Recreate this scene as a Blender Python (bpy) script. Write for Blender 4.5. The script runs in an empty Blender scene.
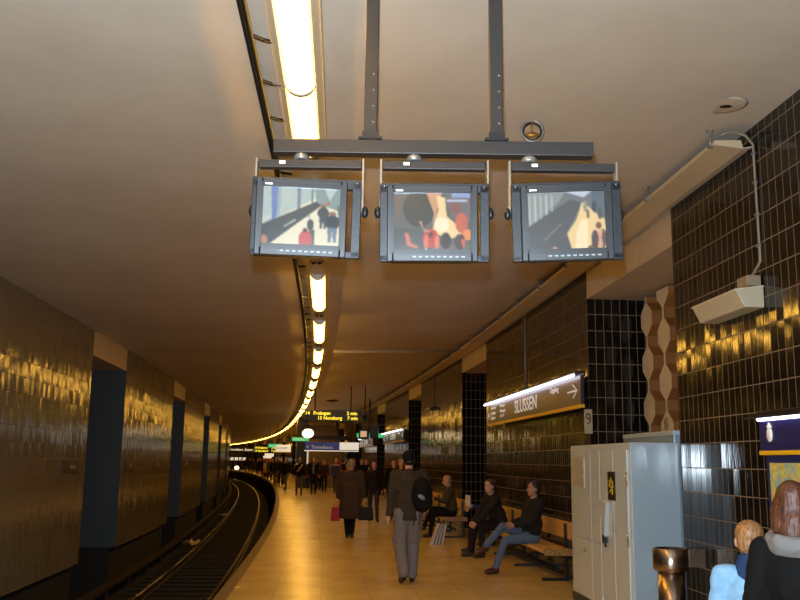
import bpy, bmesh, math, random
from mathutils import Vector, Matrix
random.seed(7)
FLASH = 1500.0
PI = math.pi
C = bpy.context.scene.collection
sc = bpy.context.scene

# ------------------------------------------------------------------ colour / materials
def lin(c):
    c = c / 255.0
    return c / 12.92 if c <= 0.04045 else ((c + 0.055) / 1.055) ** 2.4
def rgb(r, g, b): return (lin(r), lin(g), lin(b), 1.0)
MATS = {}
def mat(name, col=(200, 200, 200), rough=0.6, metal=0.0, spec=0.5, emit=None, strength=0.0, bump=0.0, bscale=40.0, var=0.0, coat=0.0):
    if name in MATS: return MATS[name]
    m = bpy.data.materials.new(name); m.use_nodes = True
    nt = m.node_tree; b = nt.nodes['Principled BSDF']
    b.inputs['Base Color'].default_value = rgb(*col)
    b.inputs['Roughness'].default_value = rough
    b.inputs['Metallic'].default_value = metal
    b.inputs['Specular IOR Level'].default_value = spec
    b.inputs['Coat Weight'].default_value = coat
    if emit:
        b.inputs['Emission Color'].default_value = (emit[0], emit[1], emit[2], 1)
        b.inputs['Emission Strength'].default_value = strength
    tc = nt.nodes.new('ShaderNodeTexCoord')
    nz = nt.nodes.new('ShaderNodeTexNoise'); nz.inputs['Scale'].default_value = bscale; nz.inputs['Detail'].default_value = 3
    nt.links.new(tc.outputs['Object'], nz.inputs['Vector'])
    if bump > 0:
        bp = nt.nodes.new('ShaderNodeBump'); bp.inputs['Strength'].default_value = bump; bp.inputs['Distance'].default_value = 0.02
        nt.links.new(nz.outputs['Fac'], bp.inputs['Height']); nt.links.new(bp.outputs['Normal'], b.inputs['Normal'])
    if var > 0:
        mx = nt.nodes.new('ShaderNodeMix'); mx.data_type = 'RGBA'; mx.blend_type = 'MULTIPLY'
        mx.inputs[0].default_value = 1.0
        rp = nt.nodes.new('ShaderNodeValToRGB')
        rp.color_ramp.elements[0].position = 0.3; rp.color_ramp.elements[1].position = 0.7
        v = 1 - var; rp.color_ramp.elements[0].color = (v, v, v, 1); rp.color_ramp.elements[1].color = (1, 1, 1, 1)
        nt.links.new(nz.outputs['Fac'], rp.inputs['Fac'])
        mx.inputs[6].default_value = rgb(*col)
        nt.links.new(rp.outputs['Color'], mx.inputs[7]); nt.links.new(mx.outputs[2], b.inputs['Base Color'])
    MATS[name] = m
    return m

def tile_mat(name, col, grout, rough=0.12, w=0.1, h=0.2, tilt=0.03, gw=0.006, var=0.12, wav=0.1):
    """glazed tiles laid in straight stacks; UV in metres; every tile sits a hair out of true"""
    m = bpy.data.materials.new(name); m.use_nodes = True
    nt = m.node_tree; N = nt.nodes; L = nt.links; b = N['Principled BSDF']
    uv = N.new('ShaderNodeUVMap')
    br = N.new('ShaderNodeTexBrick'); br.offset = 0.0; br.squash = 1.0
    br.inputs['Scale'].default_value = 1.0; br.inputs['Brick Width'].default_value = w; br.inputs['Row Height'].default_value = h
    br.inputs['Mortar Size'].default_value = gw; br.inputs['Mortar Smooth'].default_value = 0.2; br.inputs['Bias'].default_value = 0
    c = rgb(*col); d = tuple(x * (1 - var) for x in c[:3]) + (1,)
    br.inputs['Color1'].default_value = c; br.inputs['Color2'].default_value = d; br.inputs['Mortar'].default_value = rgb(*grout)
    L.new(uv.outputs['UV'], br.inputs['Vector']); L.new(br.outputs['Color'], b.inputs['Base Color'])
    sep = N.new('ShaderNodeVectorMath'); sep.operation = 'DIVIDE'; sep.inputs[1].default_value = (w, h, 1)
    fl = N.new('ShaderNodeVectorMath'); fl.operation = 'FLOOR'
    wn = N.new('ShaderNodeTexWhiteNoise'); wn.noise_dimensions = '2D'
    L.new(uv.outputs['UV'], sep.inputs[0]); L.new(sep.outputs[0], fl.inputs[0]); L.new(fl.outputs[0], wn.inputs['Vector'])
    s1 = N.new('ShaderNodeVectorMath'); s1.operation = 'SUBTRACT'; s1.inputs[1].default_value = (.5, .5, .5)
    s2 = N.new('ShaderNodeVectorMath'); s2.operation = 'MULTIPLY'; s2.inputs[1].default_value = (tilt * 1.3, tilt * 1.3, tilt * .45)
    L.new(wn.outputs['Color'], s1.inputs[0]); L.new(s1.outputs[0], s2.inputs[0])
    nz = N.new('ShaderNodeTexNoise'); nz.inputs['Scale'].default_value = 14; nz.inputs['Detail'].default_value = 2
    mpn = N.new('ShaderNodeMapping'); mpn.inputs['Scale'].default_value = (2.2, .35, 1)
    L.new(uv.outputs['UV'], mpn.inputs['Vector']); L.new(mpn.outputs[0], nz.inputs['Vector'])
    mt = N.new('ShaderNodeMath'); mt.operation = 'MULTIPLY_ADD'; mt.inputs[1].default_value = -1.0
    L.new(br.outputs['Fac'], mt.inputs[0]); 
    ms = N.new('ShaderNodeMath'); ms.operation = 'MULTIPLY'; ms.inputs[1].default_value = wav
    L.new(nz.outputs['Fac'], ms.inputs[0]); L.new(ms.outputs[0], mt.inputs[2])
    bp = N.new('ShaderNodeBump'); bp.inputs['Strength'].default_value = 0.5; bp.inputs['Distance'].default_value = 0.004
    L.new(mt.outputs[0], bp.inputs['Height'])
    ad = N.new('ShaderNodeVectorMath'); ad.operation = 'ADD'; nm = N.new('ShaderNodeVectorMath'); nm.operation = 'NORMALIZE'
    L.new(bp.outputs['Normal'], ad.inputs[0]); L.new(s2.outputs[0], ad.inputs[1]); L.new(ad.outputs[0], nm.inputs[0])
    L.new(nm.outputs[0], b.inputs['Normal'])
    rr = N.new('ShaderNodeMapRange'); rr.inputs['To Min'].default_value = rough; rr.inputs['To Max'].default_value = 0.75
    L.new(br.outputs['Fac'], rr.inputs['Value']); L.new(rr.outputs[0], b.inputs['Roughness'])
    MATS[name] = m
    return m

def floor_mat():
    m = bpy.data.materials.new('platform_floor'); m.use_nodes = True
    nt = m.node_tree; N = nt.nodes; L = nt.links; b = N['Principled BSDF']
    uv = N.new('ShaderNodeUVMap')
    br = N.new('ShaderNodeTexBrick'); br.offset = 0.0
    br.inputs['Scale'].default_value = 1; br.inputs['Brick Width'].default_value = 0.6; br.inputs['Row Height'].default_value = 0.6
    br.inputs['Mortar Size'].default_value = 0.006; br.inputs['Mortar Smooth'].default_value = 0.3
    br.inputs['Color1'].default_value = rgb(230, 202, 138); br.inputs['Color2'].default_value = rgb(222, 193, 128); br.inputs['Mortar'].default_value = rgb(196, 170, 118)
    L.new(uv.outputs['UV'], br.inputs['Vector'])
    nz = N.new('ShaderNodeTexNoise'); nz.inputs['Scale'].default_value = 1.3; nz.inputs['Detail'].default_value = 6; nz.inputs['Roughness'].default_value = 0.65
    L.new(uv.outputs['UV'], nz.inputs['Vector'])
    rp = N.new('ShaderNodeValToRGB'); rp.color_ramp.elements[0].position = .32; rp.color_ramp.elements[1].position = .66
    rp.color_ramp.elements[0].color = (.78, .76, .72, 1); rp.color_ramp.elements[1].color = (1, 1, 1, 1)
    L.new(nz.outputs['Fac'], rp.inputs['Fac'])
    mx = N.new('ShaderNodeMix'); mx.data_type = 'RGBA'; mx.blend_type = 'MULTIPLY'; mx.inputs[0].default_value = 1
    L.new(br.outputs['Color'], mx.inputs[6]); L.new(rp.outputs['Color'], mx.inputs[7]); L.new(mx.outputs[2], b.inputs['Base Color'])
    rr = N.new('ShaderNodeMapRange'); rr.inputs['To Min'].default_value = .22; rr.inputs['To Max'].default_value = .30
    L.new(nz.outputs['Fac'], rr.inputs['Value']); L.new(rr.outputs[0], b.inputs['Roughness'])
    return m

def ceil_mat():
    m = bpy.data.materials.new('painted_ceiling'); m.use_nodes = True
    nt = m.node_tree; N = nt.nodes; L = nt.links; b = N['Principled BSDF']
    b.inputs['Roughness'].default_value = .55
    uv = N.new('ShaderNodeUVMap')
    nz = N.new('ShaderNodeTexNoise'); nz.inputs['Scale'].default_value = .45; nz.inputs['Detail'].default_value = 8; nz.inputs['Roughness'].default_value = .7
    L.new(uv.outputs['UV'], nz.inputs['Vector'])
    rp = N.new('ShaderNodeValToRGB'); rp.color_ramp.elements[0].position = .3; rp.color_ramp.elements[1].position = .62
    rp.color_ramp.elements[0].color = rgb(206, 192, 176); rp.color_ramp.elements[1].color = rgb(220, 208, 192)
    L.new(nz.outputs['Fac'], rp.inputs['Fac'])
    br = N.new('ShaderNodeTexBrick'); br.offset = 0.0
    mp = N.new('ShaderNodeMapping'); mp.inputs['Location'].default_value = (7.75, 7, 0)
    L.new(uv.outputs['UV'], mp.inputs['Vector']); L.new(mp.outputs[0], br.inputs['Vector'])
    br.inputs['Scale'].default_value = 1; br.inputs['Brick Width'].default_value = 9.9; br.inputs['Row Height'].default_value = 50
    br.inputs['Mortar Size'].default_value = .012; br.inputs['Mortar Smooth'].default_value = .4
    mx = N.new('ShaderNodeMix'); mx.data_type = 'RGBA'
    L.new(br.outputs['Fac'], mx.inputs[0]); L.new(rp.outputs['Color'], mx.inputs[6]); mx.inputs[7].default_value = rgb(236, 228, 214)
    L.new(mx.outputs[2], b.inputs['Base Color'])
    n2 = N.new('ShaderNodeTexNoise'); n2.inputs['Scale'].default_value = 3
    L.new(uv.outputs['UV'], n2.inputs['Vector'])
    bp = N.new('ShaderNodeBump'); bp.inputs['Strength'].default_value = .25; bp.inputs['Distance'].default_value = .02
    L.new(n2.outputs['Fac'], bp.inputs['Height']); L.new(bp.outputs['Normal'], b.inputs['Normal'])
    return m

def wood_mat(name, c1, c2):
    m = bpy.data.materials.new(name); m.use_nodes = True
    nt = m.node_tree; N = nt.nodes; L = nt.links; b = N['Principled BSDF']; b.inputs['Roughness'].default_value = .38
    tc = N.new('ShaderNodeTexCoord'); mp = N.new('ShaderNodeMapping'); mp.inputs['Scale'].default_value = (14, .6, 14)
    nz = N.new('ShaderNodeTexNoise'); nz.inputs['Scale'].default_value = 2.2; nz.inputs['Detail'].default_value = 5
    L.new(tc.outputs['Object'], mp.inputs['Vector']); L.new(mp.outputs[0], nz.inputs['Vector'])
    rp = N.new('ShaderNodeValToRGB'); rp.color_ramp.elements[0].position = .35; rp.color_ramp.elements[1].position = .65
    rp.color_ramp.elements[0].color = rgb(*c1); rp.color_ramp.elements[1].color = rgb(*c2)
    L.new(nz.outputs['Fac'], rp.inputs['Fac']); L.new(rp.outputs['Color'], b.inputs['Base Color'])
    return m

def map_mat():
    m = bpy.data.materials.new('city_map_print'); m.use_nodes = True
    nt = m.node_tree; N = nt.nodes; L = nt.links; b = N['Principled BSDF']; b.inputs['Roughness'].default_value = .25
    tc = N.new('ShaderNodeTexCoord')
    vo = N.new('ShaderNodeTexVoronoi'); vo.inputs['Scale'].default_value = 34
    nz = N.new('ShaderNodeTexNoise'); nz.inputs['Scale'].default_value = 4.2; nz.inputs['Detail'].default_value = 3
    L.new(tc.outputs['Object'], vo.inputs['Vector']); L.new(tc.outputs['Object'], nz.inputs['Vector'])
    rp = N.new('ShaderNodeValToRGB'); e = rp.color_ramp.elements
    e[0].position = 0; e[0].color = rgb(222, 200, 110); e[1].position = 1; e[1].color = rgb(176, 186, 100)
    x = e.new(.35); x.color = rgb(230, 180, 90); x = e.new(.65); x.color = rgb(215, 215, 130)
    sp = N.new('ShaderNodeSeparateColor'); L.new(vo.outputs['Color'], sp.inputs[0]); L.new(sp.outputs[0], rp.inputs['Fac'])
    wv = N.new('ShaderNodeValToRGB'); w = wv.color_ramp.elements
    w[0].position = .455; w[0].color = (0, 0, 0, 1); w[1].position = .5; w[1].color = (1, 1, 1, 1); x = w.new(.52); x.color = (0, 0, 0, 1)
    L.new(nz.outputs['Fac'], wv.inputs['Fac'])
    mx = N.new('ShaderNodeMix'); mx.data_type = 'RGBA'; L.new(wv.outputs['Color'], mx.inputs[0]); L.new(rp.outputs['Color'], mx.inputs[6]); mx.inputs[7].default_value = rgb(120, 185, 205)
    L.new(mx.outputs[2], b.inputs['Base Color'])
    return m

def screen_mat():
    m = bpy.data.materials.new('lit_crt_picture'); m.use_nodes = True
    nt = m.node_tree; N = nt.nodes; L = nt.links; b = N['Principled BSDF']
    at_ = N.new('ShaderNodeVertexColor'); at_.layer_name = 'Col'
    b.inputs['Base Color'].default_value = (.03, .03, .03, 1); b.inputs['Roughness'].default_value = .18
    L.new(at_.outputs['Color'], b.inputs['Emission Color']); b.inputs['Emission Strength'].default_value = 1.0
    return m

M_floor = floor_mat(); M_ceil = ceil_mat()
M_btile = tile_mat('black_glazed_tile', (20, 17, 15), (128, 112, 90), rough=.10, tilt=.045, gw=.0045, h=.232, w=.118, wav=.5)
M_ltile = tile_mat('cream_glazed_tile', (122, 112, 94), (88, 80, 66), rough=.12, tilt=.07, gw=.004, h=.232, w=.118, var=.12, wav=1.0)
M_bluetile = mat('blue_grey_painted_reveal', (54, 62, 68), .45, bump=.05)
M_cream = mat('cream_paint', (205, 186, 160), .55, bump=.08, bscale=6, var=.12)
M_fasc = mat('beige_enamel', (206, 186, 152), .4, bump=.03)
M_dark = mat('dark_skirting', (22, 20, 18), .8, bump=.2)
M_ballast = mat('track_ballast', (30, 25, 21), .95, bump=1.0, bscale=25, var=.5)
M_kerb = mat('platform_kerb_stone', (118, 98, 74), .6, bump=.1, var=.2)
M_sleep = mat('sleeper_timber', (33, 27, 23), .85, bump=.3)
M_rail = mat('worn_rail_steel', (178, 160, 130), .22, metal=1.0)
M_rust = mat('rusty_rail_steel', (50, 36, 28), .7, metal=.3)
M_stair = mat('stair_stone', (160, 138, 106), .6)
M_tube = mat('warm_fluorescent_diffuser', (240, 235, 225), .4, emit=(1.0, .51, .068), strength=26)
M_tube2 = mat('cool_sign_tube', (240, 240, 250), .4, emit=(.86, .84, 1.0), strength=4.5)
M_white = mat('white_enamel', (226, 222, 214), .35)
M_housing = mat('brown_grey_housing', (150, 135, 112), .5)
M_gunm = mat('dark_grey_enamel_steel', (30, 32, 36), .42, metal=.2, bump=.05)
M_gun2 = mat('brown_grey_enamel_steel', (44, 41, 40), .45, metal=.1)
M_crt = mat('graphite_plastic', (28, 31, 34), .36, bump=.04, bscale=200)
M_black = mat('black_plastic', (14, 14, 15), .4)
M_cable = mat('black_cable_sheath', (16, 15, 15), .55)
M_zinc = mat('galvanised_steel', (150, 146, 138), .4, metal=.6)
M_steel = mat('brushed_stainless_steel', (168, 150, 136), .24, metal=1.0, bump=.04, bscale=90)
M_screen = screen_mat()
M_lock = mat('grey_beige_enamel', (198, 214, 226), .3, coat=.3, bump=.01)
M_lockb = mat('pale_blue_enamel', (160, 182, 198), .12, coat=1.0, spec=.8)
M_slit = mat('grey_joint_rubber', (70, 72, 70), .7)  # plain grey, used on the cabinet plinth
M_chrome = mat('chrome', (215, 212, 205), .12, metal=1.0)
M_wood = wood_mat('varnished_pine', (208, 158, 80), (232, 188, 108))
M_endg = wood_mat('end_grain_pine', (120, 84, 40), (190, 146, 86))
M_signb = mat('sign_blue_panel', (34, 34, 92), .3)
M_signg = mat('sign_violet_grey_panel', (62, 52, 70), .3)
M_yellow = mat('sign_yellow_band', (238, 190, 26), .35)
M_swhite = mat('sign_white_lettering', (240, 238, 230), .5, emit=(1, .97, .9), strength=.18)
M_map = map_mat()
M_bframe = mat('blue_map_frame', (28, 42, 96), .3)
M_hexw = mat('beige_concrete_face', (222, 202, 172), .6, bump=.15, bscale=30)
M_hexb = mat('ochre_lattice_side', (150, 98, 46), .6, bump=.1)
M_led = mat('amber_led_text', (40, 30, 5), .5, emit=(1.0, .72, .04), strength=1.5)
M_green = mat('green_lit_sign', (20, 120, 70), .5, emit=(.05, .55, .2), strength=.9)
M_lsign = mat('lit_white_sign_face', (230, 230, 225), .5, emit=(1.0, .92, .72), strength=.6)
M_lblue = mat('lit_blue_sign_face', (40, 50, 120), .5, emit=(.07, .08, .2), strength=.35)
M_globe = mat('glowing_opal_glass', (240, 235, 220), .4, emit=(1.0, .74, .38), strength=4)
M_orange = mat('orange_lit_sign', (120, 40, 10), .5, emit=(1.0, .3, .04), strength=.8)
M_plate = mat('brown_enamel_plate', (58, 34, 24), .4)
M_platelt = mat('faded_plate_lettering', (150, 132, 104), .5)
M_beigepl = mat('beige_enamel_plate', (188, 172, 138), .5)

# ------------------------------------------------------------------ station path
KS = [-14, 8, 18, 30, 45, 70, 110, 170]
KH = [0.0296, 0.0675, 0.0899, 0.1187, 0.1367, 0.1646, 0.2245, 0.3196]
def head(s):
    if s <= KS[0]: return KH[0]
    for i in range(len(KS) - 1):
        if s <= KS[i + 1]:
            t = (s - KS[i]) / (KS[i + 1] - KS[i]); return KH[i] * (1 - t) + KH[i + 1] * t
    return KH[-1]
_DS = .25; _S0 = -14.0
_P = [(0.0, 0.0)]
for i in range(int(210 / _DS)):
    t = head(_S0 + (i + .5) * _DS); x, y = _P[-1]; _P.append((x - math.sin(t) * _DS, y + math.cos(t) * _DS))
_i0 = int((6 - _S0) / _DS); _ox = 3.0754 - _P[_i0][0]; _oy = 6 - _P[_i0][1]
_P = [(x + _ox, y + _oy) for x, y in _P]
def at(s, d=0.0, z=0.0):
    """point s metres along the right-hand wall, d metres out from it towards the track"""
    k = (s - _S0) / _DS; i = max(0, min(len(_P) - 2, int(math.floor(k)))); f = k - i
    x = _P[i][0] * (1 - f) + _P[i + 1][0] * f; y = _P[i][1] * (1 - f) + _P[i + 1][1] * f
    t = head(s)
    return Vector((x - d * math.cos(t), y - d * math.sin(t), z))

# ------------------------------------------------------------------ mesh builder
class MB:
    def __init__(self): self.v = []; self.f = []; self.m = []; self.uv = []; self.sm = []
    def face(self, idx, uvs=None, mi=0, smooth=False):
        self.f.append(idx); self.m.append(mi); self.uv.append(uvs or [(0, 0)] * len(idx)); self.sm.append(smooth)
    def box(self, c, s, rot=None, mi=0, taper=None):
        n = len(self.v); c = Vector(c); R = rot.to_3x3() if rot is not None else Matrix.Identity(3)
        for sx in (-.5, .5):
            for sy in (-.5, .5):
                for sz in (-.5, .5):
                    k = taper if (taper and sz < 0) else (1, 1)
                    self.v.append(c + R @ Vector((sx * s[0] * k[0], sy * s[1] * k[1], sz * s[2])))
        for q, ax in (((0, 1, 3, 2), 0), ((4, 6, 7, 5), 0), ((0, 4, 5, 1), 1), ((2, 3, 7, 6), 1), ((0, 2, 6, 4), 2), ((1, 5, 7, 3), 2)):
            uv = []
            for i in q:
                p = self.v[n + i]; uv.append((p.y, p.z) if ax == 0 else (p.x, p.z) if ax == 1 else (p.x, p.y))
            self.face([n + i for i in q], uv, mi)
        return self
    def tube(self, pts, r, n=8, mi=0, closed=False, cap=True):
        pts = [Vector(p) for p in pts]; rs = r if isinstance(r, (list, tuple)) else [r] * len(pts)
        base = len(self.v); up = Vector((0, 0, 1)); m = len(pts)
        for i, p in enumerate(pts):
            a = pts[(i - 1) % m] if (closed or i) else p; b = pts[(i + 1) % m] if (closed or i < m - 1) else p
            t = (b - a).normalized(); u = t.cross(up)
            if u.length < .05: u = t.cross(Vector((0, 1, 0)))
            u.normalize(); w = u.cross(t)
            for k in range(n):
                a_ = 2 * PI * k / n; self.v.append(p + (u * math.cos(a_) + w * math.sin(a_)) * rs[i])
        for i in range(m if closed else m - 1):
            j = (i + 1) % m
            for k in range(n):
                l = (k + 1) % n
                self.face([base + i * n + k, base + i * n + l, base + j * n + l, base + j * n + k], None, mi, True)
        if cap and not closed:
            self.face([base + k for k in range(n)][::-1], None, mi); self.face([base + (m - 1) * n + k for k in range(n)], None, mi)
        return self
    def prism(self, poly, axis, lo, hi, mi=0, side_mi=None, xf=None):
        """poly of 2D points, extruded along axis"""
        n = len(self.v); k = len(poly)
        if side_mi is None: side_mi = mi
        for h in (lo, hi):
            for (a, b) in poly:
                p = Vector((h, a, b)) if axis == 'x' else Vector((a, h, b)) if axis == 'y' else Vector((a, b, h))
                self.v.append(xf @ p if xf else p)
        self.face([n + i for i in range(k)], [poly[i] for i in range(k)], mi); self.face([n + k + i for i in range(k)][::-1], [poly[i] for i in range(k)][::-1], mi)
        for i in range(k):
            j = (i + 1) % k; self.face([n + i, n + k + i, n + k + j, n + j], None, side_mi)
        return self
    def lathe(self, prof, c=(0, 0, 0), n=24, mi=0):
        base = len(self.v); c = Vector(c)
        for (r, z) in prof:
            for k in range(n):
                a = 2 * PI * k / n; self.v.append(c + Vector((r * math.cos(a), r * math.sin(a), z)))
        for i in range(len(prof) - 1):
            for k in range(n):
                l = (k + 1) % n; self.face([base + i * n + k, base + i * n + l, base + (i + 1) * n + l, base + (i + 1) * n + k], None, mi, True)
        self.face([base + k for k in range(n)][::-1], None, mi); e = base + (len(prof) - 1) * n; self.face([e + k for k in range(n)], None, mi)
        return self
    def ball(self, c, r, nu=12, nv=8, mi=0, R=None):
        c = Vector(c); r = Vector(r) if not isinstance(r, (int, float)) else Vector((r, r, r)); base = len(self.v)
        R = R.to_3x3() if R is not None else Matrix.Identity(3)
        self.v.append(c + R @ Vector((0, 0, r.z)))
        for j in range(1, nv):
            b = PI * j / nv
            for k in range(nu):
                a = 2 * PI * k / nu; self.v.append(c + R @ Vector((r.x * math.sin(b) * math.cos(a), r.y * math.sin(b) * math.sin(a), r.z * math.cos(b))))
        self.v.append(c + R @ Vector((0, 0, -r.z))); last = len(self.v) - 1
        for k in range(nu):
            l = (k + 1) % nu
            self.face([base, base + 1 + k, base + 1 + l], None, mi, True)
            for j in range(nv - 2):
                a = base + 1 + j * nu; self.face([a + k, a + nu + k, a + nu + l, a + l], None, mi, True)
            a = base + 1 + (nv - 2) * nu; self.face([a + k, last, a + l], None, mi, True)
        return self
    def sweep(self, poly, s0, s1, step=1.0, mi=0, mis=None):
        """cross-section poly [(d,z)] swept along the station path; UVs in metres"""
        k = max(1, int(math.ceil((s1 - s0) / step))); n = len(self.v); L = len(poly)
        for i in range(k + 1):
            s = s0 + (s1 - s0) * i / k
            for (d, z) in poly: self.v.append(at(s, d, z))
        for i in range(k):
            sa = s0 + (s1 - s0) * i / k; sb = s0 + (s1 - s0) * (i + 1) / k
            for j in range(L):
                l = (j + 1) % L; (d0, z0), (d1, z1) = poly[j], poly[l]
                if abs(z1 - z0) > abs(d1 - d0): uv = [(sa, z0), (sb, z0), (sb, z1), (sa, z1)]
                else: uv = [(sa, d0), (sb, d0), (sb, d1), (sa, d1)]
                self.face([n + i * L + j, n + (i + 1) * L + j, n + (i + 1) * L + l, n + i * L + l], uv, (mis[j] if mis else mi))
        self.face([n + j for j in range(L)][::-1], [poly[j] for j in range(L)][::-1], mi if not mis else mis[-1])
        self.face([n + k * L + j for j in range(L)], [poly[j] for j in range(L)], mi if not mis else mis[-1])
        return self
    def mesh(self, name, mats, origin=(0, 0, 0)):
        o = Vector(origin); me = bpy.data.meshes.new(name)
        me.from_pydata([p - o for p in self.v], [], self.f)
        for m in (mats if isinstance(mats, (list, tuple)) else [mats]): me.materials.append(m)
        me.polygons.foreach_set('material_index', self.m); me.polygons.foreach_set('use_smooth', self.sm)
        ul = me.uv_layers.new(name='UVMap'); flat = []
        for q in self.uv:
            for a in q: flat += [a[0], a[1]]
        ul.data.foreach_set('uv', flat)
        bm = bmesh.new(); bm.from_mesh(me); bmesh.ops.recalc_face_normals(bm, faces=bm.faces); bm.to_mesh(me); bm.free()
        return me

def link(name, me, parent=None, loc=(0, 0, 0), rot=None, bevel=0):
    o = bpy.data.objects.new(name, me); C.objects.link(o)
    if parent: o.parent = parent
    o.location = loc
    if rot is not None: o.rotation_euler = rot
    if bevel:
        b = o.modifiers.new('bevel', 'BEVEL'); b.width = bevel; b.segments = 2; b.limit_method = 'ANGLE'
    return o
def obj(name, mb, mats, parent=None, loc=(0, 0, 0), rot=None, bevel=0): return link(name, mb.mesh(name, mats), parent, loc, rot, bevel)
def tag(o, label=None, cat=None, group=None, kind=None):
    if label: o['label'] = label
    if cat: o['category'] = cat
    if group: o['group'] = group
    if kind: o['kind'] = kind
    return o
def thing(name, label, cat, loc=(0, 0, 0), rotz=0.0, group=None):
    o = bpy.data.objects.new(name, None); C.objects.link(o); o.location = loc; o.rotation_euler = (0, 0, rotz); o.empty_display_size = .1
    return tag(o, label, cat, group)
def struct(name, mb, mats, bevel=0): return tag(obj(name, mb, mats, bevel=bevel), kind='structure')
def dup(root, loc, rotz, label=None, group=None):
    r = root.copy(); C.objects.link(r); r.location = loc; r.rotation_euler = (root.rotation_euler.x, root.rotation_euler.y, rotz)
    if label: r['label'] = label
    if group: r['group'] = group
    for ch in list(root.children):
        c = ch.copy(); C.objects.link(c); c.parent = r
        for g in list(ch.children):
            d = g.copy(); C.objects.link(d); d.parent = c
    return r
def text(name, body, size, mat_, parent=None, loc=(0, 0, 0), rot=(PI / 2, 0, 0), sx=1.0, align='LEFT', depth=.002, bold=0.0):
    cu = bpy.data.curves.new(name, 'FONT'); cu.body = body; cu.size = size; cu.extrude = depth; cu.align_x = align; cu.align_y = 'CENTER'; cu.offset = bold
    cu.resolution_u = 3
    t = bpy.data.objects.new(name, cu); C.objects.link(t)
    bpy.context.view_layer.update()
    me = bpy.data.meshes.new_from_object(t.evaluated_get(bpy.context.evaluated_depsgraph_get())); bpy.data.objects.remove(t)
    me.transform(Matrix.Diagonal((sx, 1, 1, 1))); me.materials.clear(); me.materials.append(mat_)
    return link(name, me, parent, loc, rot)

# ================================================================== SETTING
S_A, S_B = -12.0, 166.0
EDGE, LW = 4.89, 8.01
WTOP = 4.32
def cz(d):   # ceiling height, dropping towards the track
    if d <= 3.4: return 4.50 - max(0, d) / 3.4 * .36
    return 4.14 - (d - 3.4) / 4.8 * .12
# platform
struct('floor', MB().sweep([(-1.2, -.3), (EDGE - .16, -.3), (EDGE - .16, 0), (-1.2, 0)], S_A, S_B, 1.0), M_floor)
struct('trim_1', MB().sweep([(EDGE - .16, -.14), (EDGE, -.14), (EDGE, .0), (EDGE - .16, .0)], S_A, S_B, 1.0), M_kerb)
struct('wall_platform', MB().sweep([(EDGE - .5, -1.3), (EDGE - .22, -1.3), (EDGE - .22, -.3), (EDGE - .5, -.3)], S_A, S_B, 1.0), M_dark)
struct('floor_track', MB().sweep([(EDGE - .4, -1.5), (LW + 1, -1.5), (LW + 1, -1.22), (EDGE - .4, -1.22)], S_A, S_B, 1.0), M_ballast)
# ceiling
cp = [(-1.2, 4.5), (0, 4.5), (3.4, cz(3.4)), (9.2, cz(9.2)), (9.2, 4.8), (-1.2, 4.8)]
struct('ceiling', MB().sweep(cp, S_A, S_B, 1.5), M_ceil)
# right wall: tiled piers and recesses under a cream lintel
T = 10.95; PL = 7.73; PS = 12.45
def in_rng(a, b): return max(a, S_A), min(b, S_B)
for k in range(-2, 15):
    a, b = in_rng(PS + k * T, PS + k * T + PL)
    if b > a: struct('wall_right', MB().sweep([(-.95, 0), (0, 0), (0, 4.5), (-.95, 4.5)], a, b, 1.0), M_btile)
    a, b = in_rng(PS + k * T + PL, PS + (k + 1) * T)
    if b > a: struct('trim_2', MB().sweep([(-.9, 3.93), (-.004, 3.93), (-.004, 4.5), (-.9, 4.5)], a, b, 1.0), M_cream)
struct('wall_right', MB().sweep([(-1.2, 0), (-.95, 0), (-.95, 4.5), (-1.2, 4.5)], S_A, S_B, 1.5), mat('dark_recess_plaster', (58, 44, 32), .7, bump=.1))
# left wall beyond the track
LS = 17.7 - (T - 3.2)
for k in range(-2, 15):
    a, b = in_rng(LS + k * T, LS + k * T + T - 3.2)
    if b > a:
        pm = MB().sweep([(LW, -.26), (LW + .95, -.26), (LW + .95, 4.3), (LW, 4.3)], a, b, 1.0, mis=[1, 1, 1, 0, 1])
        struct('wall_left', pm, [M_ltile, M_bluetile])
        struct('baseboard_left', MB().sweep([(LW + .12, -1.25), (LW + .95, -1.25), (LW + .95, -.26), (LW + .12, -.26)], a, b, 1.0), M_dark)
    a, b = in_rng(LS + k * T + T - 3.2, LS + (k + 1) * T)
    if b > a: struct('trim_3', MB().sweep([(LW + .01, 3.56), (LW + .9, 3.56), (LW + .9, 4.3), (LW + .01, 4.3)], a, b, 1.0), M_cream)
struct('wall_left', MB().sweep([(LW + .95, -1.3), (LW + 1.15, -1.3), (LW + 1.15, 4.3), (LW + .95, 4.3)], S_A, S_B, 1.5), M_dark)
# ends of the hall
for s in (S_A, S_B):
    struct('wall_back' if s < 0 else 'wall_front', MB().box((0, 0, 0), (11.5, .2, 6.4)), mat('end_wall_plaster', (70, 56, 40), .8)).location = at(s, 4.0, 1.7)
    o = bpy.context.scene.collection.objects[-1]; o.rotation_euler = (0, 0, head(s))
# light strip backing board
SD = 3.76
zc0 = cz(SD)
struct('trim_4', MB().sweep([(SD - .15, zc0 - .10), (SD + .15, zc0 - .10), (SD + .15, zc0 + .02), (SD - .15, zc0 + .02)], S_A, 164, 1.0), M_fasc)

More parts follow.
